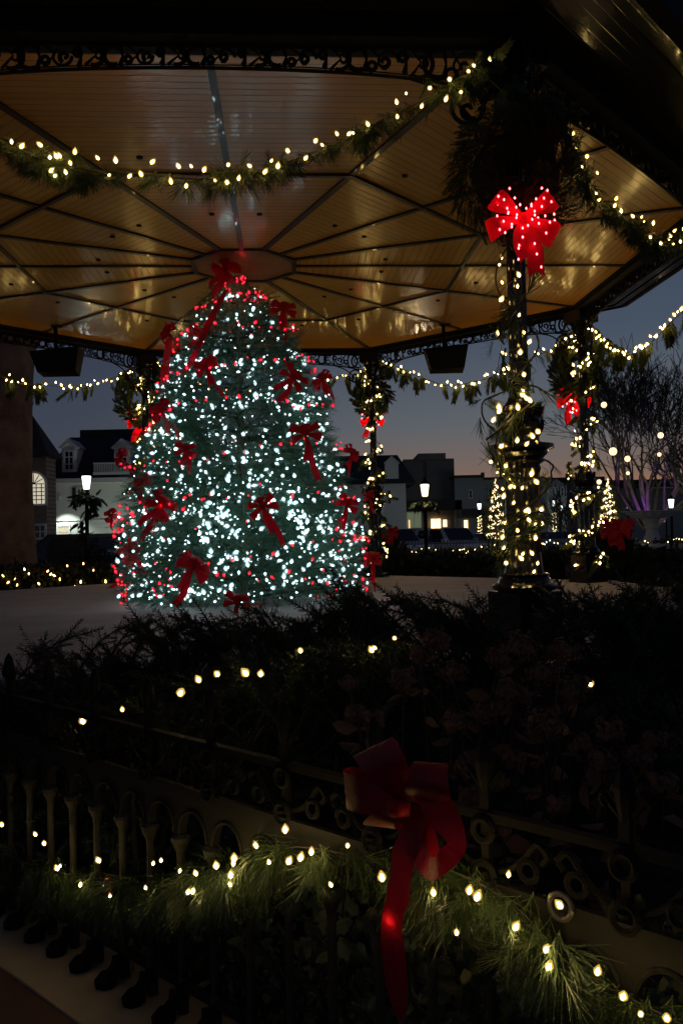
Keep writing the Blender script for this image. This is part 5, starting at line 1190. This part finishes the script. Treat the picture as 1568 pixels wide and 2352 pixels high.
# ---- dried hydrangeas behind the fence at right
def hydrangea(lb, heads, seed):
    c = P(heads[0][0], 1900, 2.9); t = thing('hydrangea_shrub', lb, 'shrub', (c.x, c.y, .1), 'dried hydrangea shrubs behind the fence'); o = Vector((c.x, c.y, .1)); R_ = random.Random(seed); st = MB(); LT = []; LD = []
    pet = (np.array([(0, 0, 0), (.006, .006, .002), (0, .013, .001), (-.006, .006, .002)]), np.array([(0, 1, 2, 3)]))
    bv = []; bf = []
    for k in range(4):
        a = k*PI/2; ca, sa_ = math.cos(a), math.sin(a)
        for q in pet[0]: bv.append((q[0]*ca-q[1]*sa_, q[0]*sa_+q[1]*ca, q[2]))
        bf.append(tuple(4*k+i for i in range(4)))
    bv = np.array(bv); bf = np.array(bf)
    for u, v, r_, Y in heads:
        h = P(u, v, Y)-o; rr_ = r_*Y/1971; n_ = 420; D_ = rng.normal(size=(n_, 3)); D_[:, 2] = D_[:, 2]*.8+.2; D_ /= np.linalg.norm(D_, axis=1, keepdims=True)
        lumpy = 1+.22*np.sin(D_[:, 0]*6+u)+.18*np.sin(D_[:, 2]*8+v)
        T_ = np.array(h[:])+D_*(rr_*lumpy*rng.uniform(.6, 1.0, n_))[:, None]*[1.05, 1, .85]
        M_ = frames(np.cross(D_, rng.normal(size=(n_, 3))), None, rng.uniform(.6, 1.2, n_))
        Z_ = D_; X_ = np.cross(Z_, rng.normal(size=(n_, 3))); X_ /= np.linalg.norm(X_, axis=1, keepdims=True); Y_ = np.cross(Z_, X_); M_ = np.stack([X_, Y_, Z_], 2)*rng.uniform(.4, .75, n_)[:, None, None]
        V_, F_ = scatter(bv, bf, M_, T_); npmesh('flower_head', V_, F_, dry_m, t)
        base = Vector((h.x*.4+R_.uniform(-.05, .05), h.y*.5+R_.uniform(0, .1), 0)); mid = base.lerp(h, .6)+Vector((R_.uniform(-.05, .05), 0, 0)); pts_ = smooth_pts([base, mid, h], 5); st.tube(pts_, .0035, 5)
        for _ in range(4): q = pts_[R_.randint(3, len(pts_)-2)]; LT.append(q[:]); LD.append((R_.gauss(0, 1), R_.gauss(-.3, .6), R_.gauss(-.4, .5)))
    st.build('stem', twig_m, t)
    V_, F_ = multi([leafunit(.09, .05), leafunit(.07, .03)], np.array(LT), np.array(LD), np.ones(len(LT))); npmesh('leaves', V_, F_, dry_m, t); return t
hydrangea('dried hydrangea with brown heads behind the fence right of centre', [(1005, 1470, 34, 3.1), (930, 1560, 32, 2.9), (1040, 1545, 30, 3.0), (965, 1500, 26, 3.1), (1150, 1510, 30, 3.0), (1110, 1640, 34, 2.8), (1040, 1660, 28, 2.7), (1070, 1760, 32, 2.6), (1080, 1830, 26, 2.5), (860, 1650, 26, 2.7), (800, 1570, 20, 2.9), (815, 1640, 26, 2.8)], 1)
hydrangea('dried hydrangea with the fullest brown heads below the nearest column', [(1190, 1490, 42, 3.0), (1290, 1500, 38, 3.0), (1240, 1550, 36, 2.9), (1165, 1590, 38, 2.8), (1250, 1660, 48, 2.7), (1310, 1590, 34, 2.8), (1150, 1625, 30, 2.8), (1330, 1570, 24, 2.9), (1180, 1745, 26, 2.6), (1200, 1600, 24, 2.8)], 2)
hydrangea('dried hydrangea with drooping heads near the right edge', [(1400, 1680, 34, 2.5), (1470, 1740, 36, 2.4), (1380, 1750, 34, 2.4), (1520, 1800, 34, 2.3), (1430, 1820, 36, 2.3), (1500, 1700, 26, 2.4), (1340, 1710, 26, 2.5), (1280, 1850, 28, 2.4), (1150, 1900, 26, 2.3), (1450, 1870, 26, 2.2)], 3)
# ---- broad leaved ground shrubs just behind / through the fence
def leafy(lb, u0, u1, v0, v1, N, seed):
    c = onplane((u0+u1)/2, v1, FA-FN*.2, FN); t = thing('leafy_shrub', lb, 'shrub', (c.x, c.y, .1), 'broad leaved shrubs just behind the fence'); o = np.array([c.x, c.y, .1])
    T_ = np.array([(onplane(random.uniform(u0, u1), random.uniform(v0, v1), FA-FN*(random.uniform(.04, .3)), FN))[:] for _ in range(N)]); T_ = T_[T_[:, 2] > .12]-o
    V_, F_ = multi(leaf_units, T_, rng.normal(size=(len(T_), 3))+[-.3, -.5, .5], rng.uniform(.6, 1.15, len(T_))); npmesh('foliage', V_, F_, leaf_m, t)
    b = MB()
    for k in range(14):
        q = T_[random.randrange(len(T_))]; b.tube(smooth_pts([(random.uniform(-.1, .1), random.uniform(-.05, .05), 0), (q[0]*.6, q[1]*.5, q[2]*.6), tuple(q)], 4), .003, 4)
    b.build('stem', twig_m, t)
leafy('leafy shrub showing through the fence left of the bow tail', 590, 890, 2040, 2400, 520, 1)
leafy('leafy shrub showing through the fence right of the bow tail', 900, 1180, 2060, 2400, 420, 2)
leafy('leafy shrub in the dark bottom right corner', 1200, 1600, 2100, 2450, 420, 3)
leafy('sparse leafy shrub low behind the fence at left', 250, 590, 2050, 2330, 260, 4)
